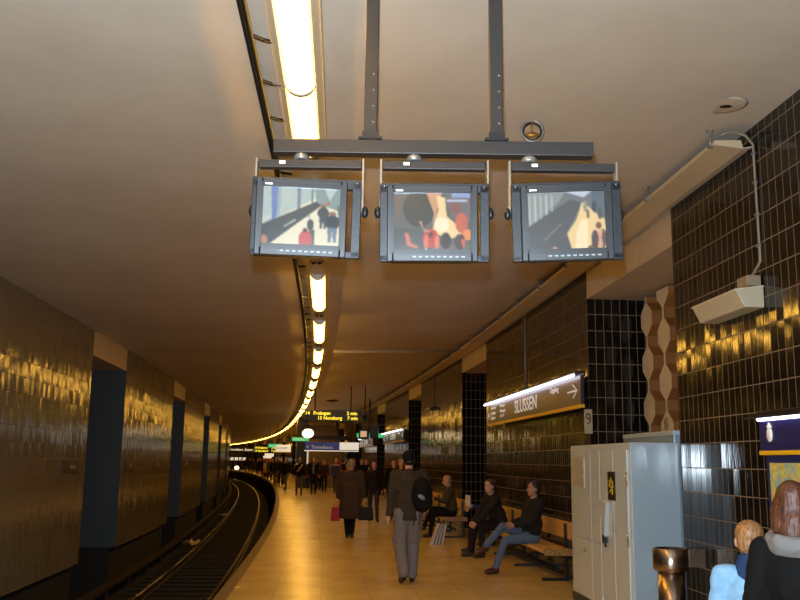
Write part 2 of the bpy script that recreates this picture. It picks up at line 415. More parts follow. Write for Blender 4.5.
# ------------------------------------------------------------------ ceiling lights
def lens(length):
    mb = MB(); n = 8; k = 9; base = 0
    for i, y in enumerate((0, length)):
        for j in range(k):
            a = PI * j / (k - 1); mb.v.append(Vector((-.086 * math.cos(a), y, -.07 * math.sin(a))))
    for j in range(k - 1): mb.face([j, j + 1, k + j + 1, k + j], None, 0, True)
    mb.face(list(range(k))[::-1]); mb.face([k + j for j in range(k)]); mb.face([0, k, 2 * k - 1, k - 1])
    return mb
def band(y):
    mb = MB(); k = 9
    for yy in (y - .03, y + .03):
        for j in range(k):
            a = PI * j / (k - 1); mb.v.append(Vector((-.095 * math.cos(a), yy, -.08 * math.sin(a))))
    for j in range(k - 1): mb.face([j, j + 1, k + j + 1, k + j], None, 0, True)
    mb.face(list(range(k))[::-1]); mb.face([k + j for j in range(k)]); mb.face([0, k, 2 * k - 1, k - 1])
    return mb
FZ = zc0 - .10
light0 = thing('ceiling_light', 'x', 'ceiling light', at(3.1, SD, FZ))
for i in range(2):
    obj('diffuser', lens(1.19), M_tube, light0, (0, .04 + i * 1.25, -.005))
for x in (-.098, .098): obj('added_spill_lip', MB().box((x, 1.265, -.012), (.008, 2.56, .024)), M_white, light0)  # lips added to keep grazing diffuser light off the backing board
for y in (.0, 1.265, 2.53): obj('end_band', band(y), M_white, light0, (0, 0, -.002))
if False: obj('ballast_box', MB().box((0, 2.72, -.04), (.15, .3, .08)), M_housing, light0, bevel=.006)
lh = obj('lamp_holder', MB().ball((-.035, 2.9, -.075), .028, 8, 6).ball((.035, 2.9, -.075), .028, 8, 6).box((0, 2.9, -.04), (.16, .1, .07)), M_black, light0)
bb = obj('ballast_box', MB().box((0, 2.72, -.04), (.15, .3, .08)), M_housing, light0, bevel=.006)
first = [True]
starts = [-8.7, -4.7, -.9, 1.8 + 1.32]
starts = [-9.4, -5.4, -1.9, .62, 3.12 + .02] + [5.66] + []
starts = [-9.9, -5.9, -1.94, .6, 3.14, 7.77] + [11.74 + 3.97 * i for i in range(38)]
LB = []
for i, s in enumerate(starts):
    if s > 160: break
    p = at(s, SD, FZ); rz = head(s + 1.3)
    if s < 3: w = None
    lab = 'long half-round strip light with glowing white diffusers, one of the curving row along the ceiling'
    if abs(s - 3.14) < .1: lab = 'nearest strip light with glowing diffusers, at top of view above the monitor bar'
    elif s == 7.77: lab = 'strip light on the ceiling right behind the hanging monitors'
    elif abs(s - 11.74) < .1: lab = 'strip light showing just below the left monitor, first of the far row'
    elif abs(s - 15.71) < .1: lab = 'second strip light below the left monitor, beyond the first of the far row'
    g = 'strip lights along the platform ceiling'
    if first[0]: light0.location = p; light0.rotation_euler = (0, 0, rz); light0['label'] = lab; light0['group'] = g; first[0] = False
    else:
        nl = dup(light0, p, rz, lab, g)
        if abs(s - 3.14) < .1:
            for c in list(nl.children):
                if c.name.startswith(('ballast_box', 'lamp_holder')): bpy.data.objects.remove(c)
# single lens between s=5.68 and 6.9 over the monitor bar
t = thing('ceiling_light', 'short single strip light on the ceiling between the left pole and left monitor', 'ceiling light', at(5.72, SD, FZ), head(6), 'strip lights along the platform ceiling')
obj('diffuser', lens(1.19), M_tube, t, (0, .0, -.005)); obj('end_band', band(1.2), M_white, t)
for x in (-.098, .098): obj('added_spill_lip', MB().box((x, .6, -.012), (.008, 1.2, .024)), M_white, t)  # same added lips, shielding the board from this diffuser
obj('lamp_holder', MB().ball((-.035, 1.4, -.075), .028, 8, 6).ball((.035, 1.4, -.075), .028, 8, 6).box((0, 1.35, -.04), (.16, .2, .07)), M_black, t)

# cable ladder left of the light strip
def path_tube(mb, s0, s1, d, z, r, n=6, step=.8):
    k = int((s1 - s0) / step) + 1
    mb.tube([at(s0 + (s1 - s0) * i / k, d, z) for i in range(k + 1)], r, n)
DL = SD + .25
o0 = at(2, DL, 4.0)
lad = thing('cable_ladder', 'thin black cable ladder running along the left side of the ceiling light strip', 'cable ladder', o0)
def rel(mb, o):
    mb.v = [p - o for p in mb.v]; return mb
mb = MB(); path_tube(mb, -6, 120, DL, 4.0, .018); path_tube(mb, -6, 120, DL + .03, 4.03, .014); obj('cable', rel(mb, o0), M_cable, lad)
tm = MB().tube([(0, 0, 0), (.07, .13, .03), (.11, .16, .04)], .012, 5).mesh('strut', M_cable); s = 0.0
while s < 60: link('strut', tm, lad, at(s, DL, 4.0) - o0, (0, 0, head(s))); s += .62
tm = MB().box((.045, .05, .03), (.16, .03, .012), Matrix.Rotation(.25, 3, 'Z')).mesh('bracket', M_zinc); s = 1.0
while s < 30: link('bracket', tm, lad, at(s, DL, 4.0) - o0, (0, 0, head(s))); s += 1.55

# ------------------------------------------------------------------ rails, sleepers, conductor rail
def rail_poly(d, z): return [(d - .06, z - .15), (d + .06, z - .15), (d + .06, z - .13), (d + .012, z - .12), (d + .012, z - .04), (d + .036, z - .03), (d + .036, z), (d - .036, z), (d - .036, z - .03), (d - .012, z - .04), (d - .012, z - .12), (d - .06, z - .13)]
RD = (5.72, 7.155)
for d, w in zip(RD, ('nearer the platform', 'farther from the platform')):
    o0 = at(0, d, -1.15)
    mb = MB().sweep(rail_poly(d, -1.0), S_A + .5, S_B - 1, 1.0, mis=[1, 1, 1, 1, 1, 1, 0, 1, 1, 1, 1, 1, 1])
    tag(link('rail', mb.mesh('rail', [M_rail, M_rust], o0), None, o0), 'curving steel running rail with a shiny top, the one ' + w, 'rail')
sl = MB().box((0, 0, 0), (2.5, .22, .14)); sme = sl.mesh('sleeper', M_sleep); s = -2.0
k = 0
while s < 118:
    o = link('sleeper', sme, None, at(s, sum(RD) / 2, -1.222), (0, 0, head(s)))
    tag(o, 'dark timber sleeper laid across under the two running rails', 'sleeper', 'sleepers under the track'); s += .7
o0 = at(0, 8.0, -1.1)
mb = MB().sweep([(7.72, -.90), (7.92, -.90), (7.92, -.84), (7.72, -.84)], S_A + .5, S_B - 1, 1.0)
tag(link('conductor_rail_cover', mb.mesh('conductor_rail_cover', mat('brown_cover_board', (58, 44, 32), .5, bump=.1), o0), None, o0), 'low brown cover board over the conductor rail beside the left wall', 'rail cover')
bmz = MB().box((0, 0, 0), (.06, .05, .34)).mesh('bracket', M_rust); s = -2
while s < 110: link('bracket', bmz, bpy.data.objects['conductor_rail_cover'], at(s, 7.86, -1.06) - o0, (0, 0, head(s))); s += 2.4
# litter on the track
def crumple(name, label, loc, size, col):
    rnd = random.Random(len(label)); mb = MB(); nx, ny = 7, 5
    for i in range(nx):
        for j in range(ny):
            mb.v.append(Vector(((i / (nx - 1) - .5) * size[0], (j / (ny - 1) - .5) * size[1], rnd.uniform(0, size[2]))))
    for i in range(nx - 1):
        for j in range(ny - 1): mb.face([i * ny + j, (i + 1) * ny + j, (i + 1) * ny + j + 1, i * ny + j + 1])
    o = obj(name, mb, mat(name + '_paper', col, .8), None, loc); m = o.modifiers.new('solid', 'SOLIDIFY'); m.thickness = .006
    return tag(o, label, 'litter')
crumple('crumpled_paper', 'crumpled pale sheet of paper lying beside the far running rail', at(31.6, 7.50, -1.146), (.45, .9, .16), (205, 180, 130))
crumple('crumpled_bag', 'small grey scrap of litter on the track bed near the left wall', at(47.5, 7.45, -1.146), (.35, .5, .12), (160, 160, 160))

# nameplates on the left wall
pi_ = 0
for s, w in ((16.65, 'nearest the camera'), (21.85, 'second along, past the first recess'), (25.9, 'third along, ending the second panel'), (32.9, 'fourth along')):
    t = thing('name_plate', 'small dark brown plate on the cream tiled left wall, ' + w, 'plate', at(s, LW - .012, 1.48), head(s), 'brown plates on the left wall')
    obj('plate', MB().box((0, 0, 0), (.02, 1.02 if pi_ == 0 else .95, .22)), M_plate, t, bevel=.004)
    obj('lettering', MB().box((.012, .12, 0), (.004, .34, .07)), M_platelt, t); pi_ += 1

# ------------------------------------------------------------------ beige duct along the right wall
o0 = at(7.2, .24, 4.3)
t = thing('cable_duct', 'long beige sheet-metal cable duct hung below the ceiling along the right wall', 'cable duct', o0)
obj('duct_body', rel(MB().sweep([(.11, 4.285), (.36, 4.31), (.36, 4.35), (.13, 4.36)], 7.25, 110, 1.0), o0), M_fasc, t)
mb = rel(MB().sweep([(.035, 4.30), (.11, 4.285), (.11, 4.295), (.035, 4.31)], 7.25, 110, 1.0), o0); obj('duct_lip', mb, M_cream, t)
s = 7.3
while s < 60:
    hb = MB(); p = at(s, .375, 4.30) - o0
    hb.tube([p, p + Vector((0, 0, .12))], .009, 6).tube([p + Vector((0, 0, .1)), p + Vector((.03, 0, .158))], .008, 6).tube([p + Vector((0, 0, .1)), p + Vector((-.03, 0, .158))], .008, 6).box(p + Vector((0, 0, .01)), (.045, .03, .02))
    obj('hanger_bolt', hb, M_zinc, t); s += 1.6

# ceiling patch with hole
t = thing('ceiling_rose', 'round pale patch on the ceiling with a dark hole, top right', 'ceiling patch', at(6.74, .48, cz(.48) - .008))
obj('patch', MB().lathe([(.17, .007), (.14, .001), (.001, 0)], n=28), M_cream, t)
obj('hole', MB().ball((0, 0, -.004), (.05, .03, .008)), M_black, t)
# ring above the bar
p = Vector((1.02, 6.7, 4.295))
t = thing('ceiling_ring', 'round metal ring fitting on the ceiling above the right end of the monitor bar', 'ceiling fitting', p)
pts = [Vector((.085 * math.cos(a), 0, -.085 + .085 * math.sin(a))) for a in [2 * PI * i / 24 for i in range(24)]]
obj('ring', MB().tube(pts, .011, 8, closed=True), M_zinc, t)
obj('ring_inner', MB().tube([Vector((q.x * .82, .012, -.085 + (q.z + .085) * .82)) for q in pts], .008, 6, closed=True), M_gunm, t)
obj('hub', MB().ball((0, 0, -.115), (.055, .02, .022)).tube([(0, .01, .03), (0, .01, -.10)], .008, 8), mat('brass_fitting', (170, 120, 50), .4, metal=.6), t)
# pale pipe across the ceiling
a = at(20.6, 3.4, 4.08); b = at(22.4, .35, 4.36)
o = tag(link('ceiling_pipe', MB().tube([a, b], .035, 8).tube([a + (b - a) * .4, a + (b - a) * .4 + Vector((0, 0, .1))], .012, 6).mesh('ceiling_pipe', M_fasc, a), None, a), 'thin pale pipe crossing below the ceiling from the light strip to the duct', 'pipe')

# ------------------------------------------------------------------ conduits
def conduit(label, pts, clips, o0):
    t = thing('conduit', label, 'conduit', o0)
    obj('pipe', rel(MB().tube(pts, .012, 8), o0), M_housing, t)
    for c in clips: obj('clip', rel(MB().box(c, (.03, .045, .02)), o0), M_zinc, t)
s = 7.27
conduit('thin conduit running down the black tiled wall from the duct to the beige loudspeaker box', [at(s - .02, .30, 4.40), at(s, .2, 4.44), at(s, .08, 4.41), at(s, .015, 4.33), at(s, .015, 3.32), at(s + .12, .03, 3.22), at(s + .3, .05, 3.2)], [at(s, .02, z) for z in (4.25, 4.0, 3.72, 3.45)], at(s, 0, 3.3))
s = 16.3
conduit('thin conduit running down the tiled wall to the lamp over the long name sign', [at(s, .02, 4.34), at(s, .02, 2.95)], [at(s, .02, z) for z in (4.2, 3.4)], at(s, 0, 2.95))
s = 28.4
conduit('conduit on the third tiled wall panel, beyond the first bare recess', [at(s, .02, 4.34), at(s, .02, 3.3)], [at(s, .02, z) for z in (4.2, 3.6)], at(s, 0, 3.3))

# loudspeaker box
t = thing('wall_loudspeaker', 'beige box-shaped loudspeaker fixed high on the black tiled wall', 'loudspeaker', at(7.62, 0, 2.93), head(7.6))
M_spk = mat('beige_sheet_box', (196, 186, 160), .4)
obj('cabinet', MB().prism([(-.004, .0), (-.17, .0), (-.24, .14), (-.004, .17)], 'y', -.36, .56), M_spk, t, (0, 0, 0), bevel=.006)
obj('lid', MB().prism([(-.004, .17), (-.245, .138), (-.25, .15), (-.004, .185)], 'y', -.365, .565), mat('beige_sheet_lid', (212, 200, 172), .4), t)
obj('junction_box', MB().box((-.07, -.24, .23), (.12, .2, .09)), M_housing, t, bevel=.008)

# ------------------------------------------------------------------ lattice screen in the recess
t = thing('lattice_screen', 'tall beige lattice of staggered lozenges with ochre sides, in the recess behind the lockers', 'screen', at(10.8, -.8, 0), head(10.8))
obj('back_panel', MB().box((.10, 0, 1.95), (.03, 2.9, 3.84)), M_hexb, t)
def loz_col(yc, phase):
    P_ = .60; hw = .21; nk = .03; L_, R_ = [], []
    z = .02 - P_
    pts = []
    z = -P_ + phase
    while z < 4.2:
        pts += [(z, nk), (z + .06, nk), (z + .2, hw), (z + .38, hw), (z + .52, nk)]; z += P_
    pts = [(max(.02, min(3.9, z)), w) for z, w in pts if -.3 < z < 4.1]
    mb = MB()
    for (z0, w0), (z1, w1) in zip(pts, pts[1:]):
        if z1 - z0 < .005: continue
        n = len(mb.v)
        for x in (-.08, .08):
            for (z, w) in ((z0, w0), (z1, w1)):
                for sgn in (-1, 1): mb.v.append(Vector((x, sgn * w, z)))
        mb.face([n + 0, n + 1, n + 3, n + 2], None, 0); mb.face([n + 4, n + 6, n + 7, n + 5], None, 1)
        mb.face([n + 0, n + 2, n + 6, n + 4], None, 1); mb.face([n + 1, n + 5, n + 7, n + 3], None, 1)
    return mb
ys = [-1.24, -.62, 0, .62, 1.24]
for i, y in enumerate(ys):
    obj('lozenge_column', loz_col(y, .0 if i % 2 else .30), [M_hexw, M_hexb], t, (-.02, y, 0))
# little round symbol sticker
st = MB()
c = [Vector((0, .07 * math.cos(a), .07 * math.sin(a))) for a in [2 * PI * i / 16 for i in range(16)]]
st.tube(c, .009, 5, closed=True).tube([(0, -.05, -.03), (0, .05, .03)], .008, 5).tube([(0, -.03, .05), (0, -.01, -.05)], .008, 5).tube([(0, .03, .05), (0, .04, -.05)], .008, 5)
t = tag(obj('round_sticker', st, M_black, None, at(11.45, -.705, 2.16) + Vector((0, 0, 0)), (0, 0, head(10.8))), 'small dark round symbol drawn on a lattice lozenge just above the tall cabinet', 'sticker')

# ------------------------------------------------------------------ cabinets by the wall
rz = .068
L0 = Vector((2.60, 9.24, 0))
t = thing('metal_cabinet', 'wide grey-beige metal cabinet with doors, lower one in front of the tiled wall', 'cabinet', L0, rz)
W, D_, H_ = .50, 2.36, 1.87    # depth (x), length (y), height
obj('body', MB().box((0, D_ / 2, H_ / 2), (W, D_, H_)), M_lock, t, bevel=.012)
obj('end_panel', MB().box((.0, -.006, H_ / 2), (W - .01, .012, H_ - .02)), M_lockb, t, bevel=.003)
fx = -W / 2 - .008
def panel(name, y0, y1, z0, z1, parent=t, x=fx): return obj(name, MB().box((x, (y0 + y1) / 2, (z0 + z1) / 2), (.016, (y1 - y0) - .012, (z1 - z0) - .012)), M_lock, parent, bevel=.004)
d1 = panel('door', .08, .55, .22, 1.80); d2 = panel('door', .55, 1.05, .22, 1.80); d3 = panel('upper_door', 1.05, 1.42, .78, 1.80); d4 = panel('upper_door', 1.42, 2.30, .78, 1.80)
d5 = panel('lower_flap', 1.42, 2.30, .12, .78); d6 = panel('lower_flap', 1.05, 1.42, .12, .78)
obj('plinth', MB().box((-W / 2 - .004, D_ / 2, .06), (.01, D_ - .02, .1)), M_slit, t)
obj('door_knob', MB().ball((fx - .03, .46, .98), .02, 10, 8).tube([(fx, .46, .98), (fx - .03, .46, .98)], .01, 8), M_chrome, d1)
obj('door_knob', MB().ball((fx - .03, 1.62, .66), .024, 10, 8).tube([(fx, 1.62, .66), (fx - .03, 1.62, .66)], .012, 8), M_chrome, d5)
for z in (.9, 1.5): obj('hinge', MB().tube([(fx - .012, .09, z - .07), (fx - .012, .09, z + .07)], .012, 8), M_chrome, d1)
obj('vent_louvre', MB().box((fx - .012, 1.95, 1.55), (.01, .56, .34)).box((fx - .02, 1.95, 1.62), (.01, .5, .02)).box((fx - .02, 1.95, 1.5), (.01, .5, .02)), mat('pale_louvre', (190, 188, 180), .3), d4)
# dark notice with yellow sign, handset holder
q = obj('notice', MB().box((fx - .012, .60, 1.42), (.006, .26, .30)), M_black, t)
nm = MB()
for k in range(7):
    a = k * 2.4; nm.tube([(fx - .017, .60 + .03 * math.cos(a), 1.43 + .05 * math.sin(a)), (fx - .017, .60 + .085 * math.cos(a + .8), 1.41 + .10 * math.sin(a + .8))], .006, 5)
obj('yellow_symbol', nm, M_yellow, q)
hs = MB().prism([(.70, 1.24), (.98, 1.26), (.92, 1.10), (.88, .98), (.86, .88), (.78, .88), (.77, .98), (.74, 1.1)], 'x', fx - .05, fx - .004)
q = obj('handset_holder', hs, mat('pale_grey_plastic', (188, 200, 208), .3), t, bevel=.006)
obj('handset_grip', MB().box((fx - .035, .82, .85), (.04, .06, .09)).tube([(fx - .035, .82, .83), (fx - .035, .80, .77)], .012, 6), M_black, q)
t = thing('tall_cabinet', 'taller pale blue metal cabinet standing behind the wide grey one in the recess', 'cabinet', Vector((3.2, 9.75, 0)), rz)
obj('body', MB().box((0, .85, 1.0), (.50, 1.7, 2.0)), M_lockb, t, bevel=.01)
obj('top_rim', MB().box((0, .85, 1.99), (.52, 1.72, .05)), M_lock, t, bevel=.006)
# litter bin on the wall
t = thing('litter_bin', 'round stainless steel litter bin fixed to the black tiled wall beside the cabinet', 'bin', Vector((2.54, 8.62, 0)))
obj('body', MB().lathe([(.115, .12), (.122, .14), (.122, .70), (.10, .70)], n=32), M_steel, t)
obj('rim_collar', MB().lathe([(.122, .68), (.158, .70), (.162, .72), (.162, .885), (.156, .89), (.142, .89), (.142, .78), (.02, .78)], n=32), M_steel, t)
for z_, h_ in ((.80, .16), (.35, .08)): obj('wall_bracket', MB().box((.235, 0, z_), (.15, .05, h_)), M_steel, t, bevel=.004)

# ------------------------------------------------------------------ platform signs
def name_sign(label, s0, s1, d, z0, z1, main, rot=0):
    mid = (s0 + s1) / 2; L = s1 - s0; h = z1 - z0
    t = thing('platform_sign', label, 'sign', at(mid, d, z0), head(mid) + rot)
    # local: +Y away along the platform, -X towards the track; text reads from far (+Y) to near (-Y)
    obj('panel', MB().box((0, 0, h / 2), (.05, L, h)), M_signg, t, bevel=.004)
    obj('yellow_band', MB().box((-.002, 0, -.02), (.056, L + .02, .045)), M_yellow, t)
    obj('lamp_hood', MB().box((-.04, 0, h + .035), (.14, L + .1, .02)).box((.02, 0, h + .01), (.02, L + .1, .06)), M_gunm, t)
    obj('tube_lamp', MB().tube([(-.09, -L / 2 + .1, h + .0), (-.09, L / 2 + .05, h + .0)], .02, 10), M_tube2, t)
    R = (PI / 2, 0, -PI / 2)
    def tx(b, size, yf, z, sx=1.0, bold=0): return text('lettering', b, size, M_swhite, t, (-.028, L / 2 - yf * L, z), R, sx, bold=bold)
    tx(main, .32, .385, h * .47, 1.4, .004)
    for k, w in enumerate(('Norsborg', 'Fruängen', 'Hagsätra')): tx(w, .085, .05, h * (.76 - .25 * k), 1.6)
    for k, w in enumerate(('Mariatorget', 'Medborgarpl', '13  14  17')): tx(w, .085, .185, h * (.76 - .25 * k), 1.2)
    tx('Utgång', .12, .76, h * .74, 1.5)
    ar = MB().tube([(-.03, -L / 2 + .62, h * .5), (-.03, -L / 2 + .16, h * .5)], .014, 6).tube([(-.03, -L / 2 + .34, h * .72), (-.03, -L / 2 + .15, h * .5), (-.03, -L / 2 + .34, h * .28)], .014, 6)
    obj('arrow', ar, M_swhite, t)
    ar = MB().tube([(-.03, L / 2 - .05, h * .4), (-.03, L / 2 - .27, h * .4)], .012, 6).tube([(-.03, L / 2 - .14, h * .55), (-.03, L / 2 - .05, h * .4), (-.03, L / 2 - .14, h * .25)], .012, 6)
    obj('arrow', ar, M_swhite, t)
    return t
name_sign('long lit dark sign reading SLUSSEN with a yellow lower band on the tiled wall', 12.25, 19.1, .16, 2.44, 2.84, 'SLUSSEN')
name_sign('second lit station name sign on the right wall, farther off past two dark recesses', 34.4, 41.2, .16, 2.44, 2.84, 'SLUSSEN')
name_sign('third lit station name sign, far down the right wall beside the stairs', 45.6, 52.2, .16, 2.44, 2.84, 'SLUSSEN')
# small beige plate by the sign
t = thing('pictogram_plate', 'small upright beige plate with a black figure below the near end of the name sign', 'plate', at(12.40, .03, 2.07), head(12.4))
obj('plate', MB().box((0, 0, .15), (.11, .015, .33)), M_beigepl, t, bevel=.003)
obj('figure', MB().tube([Vector((.025 * math.cos(a), -.011, .22 + .035 * math.sin(a))) for a in [2 * PI * i / 12 for i in range(12)]], .009, 5, closed=True).tube([(.025, -.011, .22), (.02, -.011, .14), (-.02, -.011, .12)], .01, 5), M_black, t)

# map board
ms, me_ = 7.22, 5.55
mid = (ms + me_) / 2; L = ms - me_
t = thing('map_board', 'blue map board with a lit header, yellow stripe and city map on the tiled wall', 'map board', at(mid, .06, 0), head(mid))
obj('header_panel', MB().box((-.02, 0, 1.885), (.10, L, .24)), M_signb, t, bevel=.004)
obj('yellow_stripe', MB().box((-.024, 0, 1.752), (.104, L + .01, .032)), M_yellow, t)
obj('lamp_hood', MB().prism([(-.16, 2.03), (-.02, 2.08), (.04, 2.08), (.04, 2.03), (-.02, 2.055), (-.15, 2.015)], 'y', -L / 2 - .05, L / 2 + .10), M_black, t)
obj('tube_lamp', MB().tube([(-.085, -L / 2, 2.015), (-.085, L / 2 - .03, 2.015)], .018, 10), M_tube2, t)
em = MB().lathe([(.001, -.004), (.055, -.004), (.055, .004), (.001, .004)], n=20)
for p in em.v: p.x, p.y, p.z = p.z, p.x * .75, p.y
e2 = MB().tube([(0, -.03, .055), (0, 0, .085), (0, .03, .055)], .008, 5).ball((0, 0, .06), .012)
em.v = em.v; o = obj('emblem', em, M_swhite, t, (-.075, L / 2 - .18, 1.89)); obj('crown', e2, M_swhite, o)
obj('map_frame', MB().box((0, 0, 1.28), (.06, L - .02, .05 + .86)), M_bframe, t, bevel=.006)
obj('map_sheet', MB().box((-.035, 0, 1.275), (.012, L - .16, .80)), M_map, t)

# ------------------------------------------------------------------ benches
def bench(label, s0, s1, dback, dfront, group='slatted wooden benches along the wall'):
    mid = (s0 + s1) / 2; L = s1 - s0
    t = thing('bench', label, 'bench', at(mid, 0, 0), head(mid), group)
    w = dfront - dback
    for i in range(3):
        x = -(dback + w * (i + .5) / 3); obj('seat_plank', MB().box((x, 0, .425), (w / 3 - .012, L, .055)), M_wood, t, bevel=.006)
    g = obj('end_rail', MB().box((-(dback + w / 2), -L / 2 + .02, .42), (w, .05, .085)), M_endg, t)
    for k in range(9): obj('end_block', MB().box((-(dback + w * (k + .5) / 9), -L / 2 - .008, .42), (w / 9 - .006, .012, .08)), M_endg, g)
    obj('backrest_plank', MB().box((-dback + .0, 0, .70), (.05, L, .24)), M_wood, t, bevel=.008)
    n = max(2, int(L / 1.8) + 1)
    for i in range(n):
        y = -L / 2 + .35 + (L - .7) * i / (n - 1)
        obj('support', MB().box((-(dback + .03), y, .40), (.05, .06, .8)).box((-(dback + w / 2), y, .37), (w * .9, .05, .05)).box((-(dback + w / 2), y, .02), (w * .8, .06, .04)), M_black, t)
    obj('lower_rail', MB().tube([(-(dback + w * .45), -L / 2 + .2, .18), (-(dback + w * .45), L / 2 - .2, .18)], .022, 8), M_black, t)
    return t
bench('wooden slatted bench by the wall beyond the grey cabinet, two men sit on it', 13.05, 19.2, .08, .52)
bench('second wooden slatted bench farther along, a man in an olive coat sits on it', 20.3, 26.4, .42, .92)

# ------------------------------------------------------------------ monitor rig
YB = 4.05
t = thing('monitor_gantry', 'dark grey steel bar hung from the ceiling on two poles, carrying the monitors', 'gantry', (.147, YB, 3.10))
obj('crossbar', MB().box((0, 0, 0), (1.50, .07, .068)), M_gun2, t, rot=(0, -.0, 0), bevel=.004)
for x in (-.297, .297):
    c = obj('pole', MB().box((x, .0, .62), (.062, .062, 1.19)), M_gun2, t, bevel=.004)
    obj('mounting_flange', MB().box((x, 0, .042), (.11, .08, .012)).box((x, 0, .06), (.075, .074, .03)), M_gunm, c)
    for z in (.12, .2, .28, .36): obj('bolt', MB().ball((x + .012, -.032, z), .006, 6, 4), M_zinc, c)
for x in (-.62, -.09, .45): obj('clamp_nut', MB().lathe([(.035, -.065), (.04, -.05), (.03, -.03)], (x, 0, 0), 12), M_zinc, t)

def pip(x, y, poly):
    c = False; j = len(poly) - 1
    for i in range(len(poly)):
        xi, yi = poly[i]; xj, yj = poly[j]
        if (yi > y) != (yj > y) and x < (xj - xi) * (y - yi) / (yj - yi) + xi: c = not c
        j = i
    return c
def paint(shapes, base, x, y):
    col = base(x, y)
    for sh in shapes:
        if sh[0] == 'p':
            if pip(x, y, sh[1]): col = sh[2]
        else:
            _, cx, cy, rx, ry, c2 = sh
            if ((x - cx) / rx) ** 2 + ((y - cy) / ry) ** 2 < 1: col = c2
    return col
def man(x, y, h, col, legs=None, w=.3):
    r = [('e', x, y - h * .92, h * .09, h * .09, (150, 110, 90)), ('e', x, y - h * .65, h * w * .6, h * .24, col)]
    r += [('p', [(x - h * .12, y - h * .48), (x + h * .12, y - h * .48), (x + h * .1, y), (x + h * .03, y), (x, y - h * .35), (x - h * .03, y), (x - h * .1, y)], legs or (70, 75, 90))]
    return r
pics = []
s1 = [('p', [(0, 0), (.66, 0), (.66, .2), (0, .68)], (176, 196, 194)), ('p', [(0, .55), (.3, .36), (0, .66)], (196, 206, 198)),
      ('p', [(.11, 0), (.2, 0), (.19, .52), (.135, .62)], (92, 128, 190)), ('p', [(.2, 0), (.24, 0), (.23, .49), (.19, .52)], (150, 170, 186)),
      ('p', [(.44, 0), (.49, 0), (.49, .36), (.45, .40)], (112, 132, 152)), ('p', [(.62, 0), (.65, 0), (.65, .26), (.62, .28)], (110, 130, 140)),
      ('p', [(0, .66), (.68, .24), (.76, .30), (.10, 1.0), (0, 1.0)], (66, 76, 80)), ('p', [(.28, .68), (.42, .55), (.44, .57), (.30, .69)], (170, 180, 176)),
      ('p', [(.66, 0), (1, 0), (1, .40), (.76, .30), (.68, .24)], (136, 160, 158)), ('p', [(.78, .0), (.95, .0), (.86, .22)], (190, 205, 200)),
      ('p', [(.95, .3), (1, .3), (1, .75)], (96, 108, 104))]
s1 += man(.78, .70, .42, (70, 72, 80)) + man(.90, .92, .52, (52, 60, 66), (110, 130, 150)) + [('e', .62, .64, .045, .10, (70, 74, 78)), ('p', [(.6, .7), (.68, .72), (.68, 1), (.62, 1)], (90, 90, 90)),
      ('e', .56, .90, .085, .17, (202, 84, 78)), ('e', .555, .73, .03, .035, (60, 44, 40)), ('e', .04, .93, .05, .09, (190, 130, 100)), ('e', .84, .26, .02, .03, (196, 90, 80)), ('e', .6, .5, .02, .03, (180, 190, 190))]
pics.append((s1, lambda x, y: (238, 232, 204)))
s2 = [('p', [(0, 0), (.12, 0), (.1, .45), (.02, .5)], (112, 104, 98)), ('e', .33, .28, .2, .32, (58, 66, 66)), ('p', [(.42, 0), (.62, 0), (.56, .3), (.5, .6), (.52, .35)], (214, 160, 124)),
      ('p', [(.55, .05), (.66, .1), (.68, .4), (.8, .55), (.88, .72), (.7, .8), (.5, .66), (.54, .45), (.58, .3)], (250, 218, 160)),
      ('e', .62, .55, .09, .12, (255, 240, 205)), ('p', [(.66, .0), (1, 0), (1, .5), (.86, .55), (.74, .4)], (116, 110, 112)), ('p', [(.68, .13), (.95, .13), (.95, .16), (.68, .16)], (190, 205, 226)),
      ('p', [(.75, 0), (.98, 0), (.98, .1), (.75, .1)], (150, 170, 210)), ('e', .79, .27, .07, .1, (140, 92, 84)), ('e', .87, .52, .08, .17, (206, 106, 82)), ('e', .95, .72, .07, .09, (236, 150, 96)),
      ('p', [(.0, .62), (.45, .62), (.5, 1), (0, 1)], (84, 88, 88)), ('e', .48, .78, .1, .16, (196, 66, 54)), ('e', .42, .84, .03, .12, (226, 120, 96)), ('e', .56, .84, .03, .12, (232, 130, 100)), ('e', .48, .72, .03, .05, (90, 60, 56)),
      ('p', [(.15, .7), (.2, .7), (.23, .86), (.32, .92), (.3, .95), (.18, .9)], (216, 120, 96)), ('p', [(.33, .5), (.37, .5), (.38, .62), (.5, .66), (.4, .68)], (196, 150, 120)),
      ('e', .67, .82, .07, .14, (58, 52, 52)), ('e', .85, .84, .07, .14, (92, 66, 60)), ('p', [(.86, .8), (.92, .8), (.9, .98)], (210, 110, 86)), ('e', .42, .98, .012, .02, (250, 250, 250))]
pics.append((s2, lambda x, y: (96, 102, 98) if y < .88 else (112, 112, 104)))
s3 = [('p', [(0, 0), (.5, 0), (.4, .2), (0, .62)], (142, 152, 154))] + [('p', [(.03 + .07 * k, .06), (.05 + .07 * k, .06), (.05 + .07 * k, .58 - .06 * k), (.03 + .07 * k, .6 - .06 * k)], (186, 196, 192)) for k in range(5)]
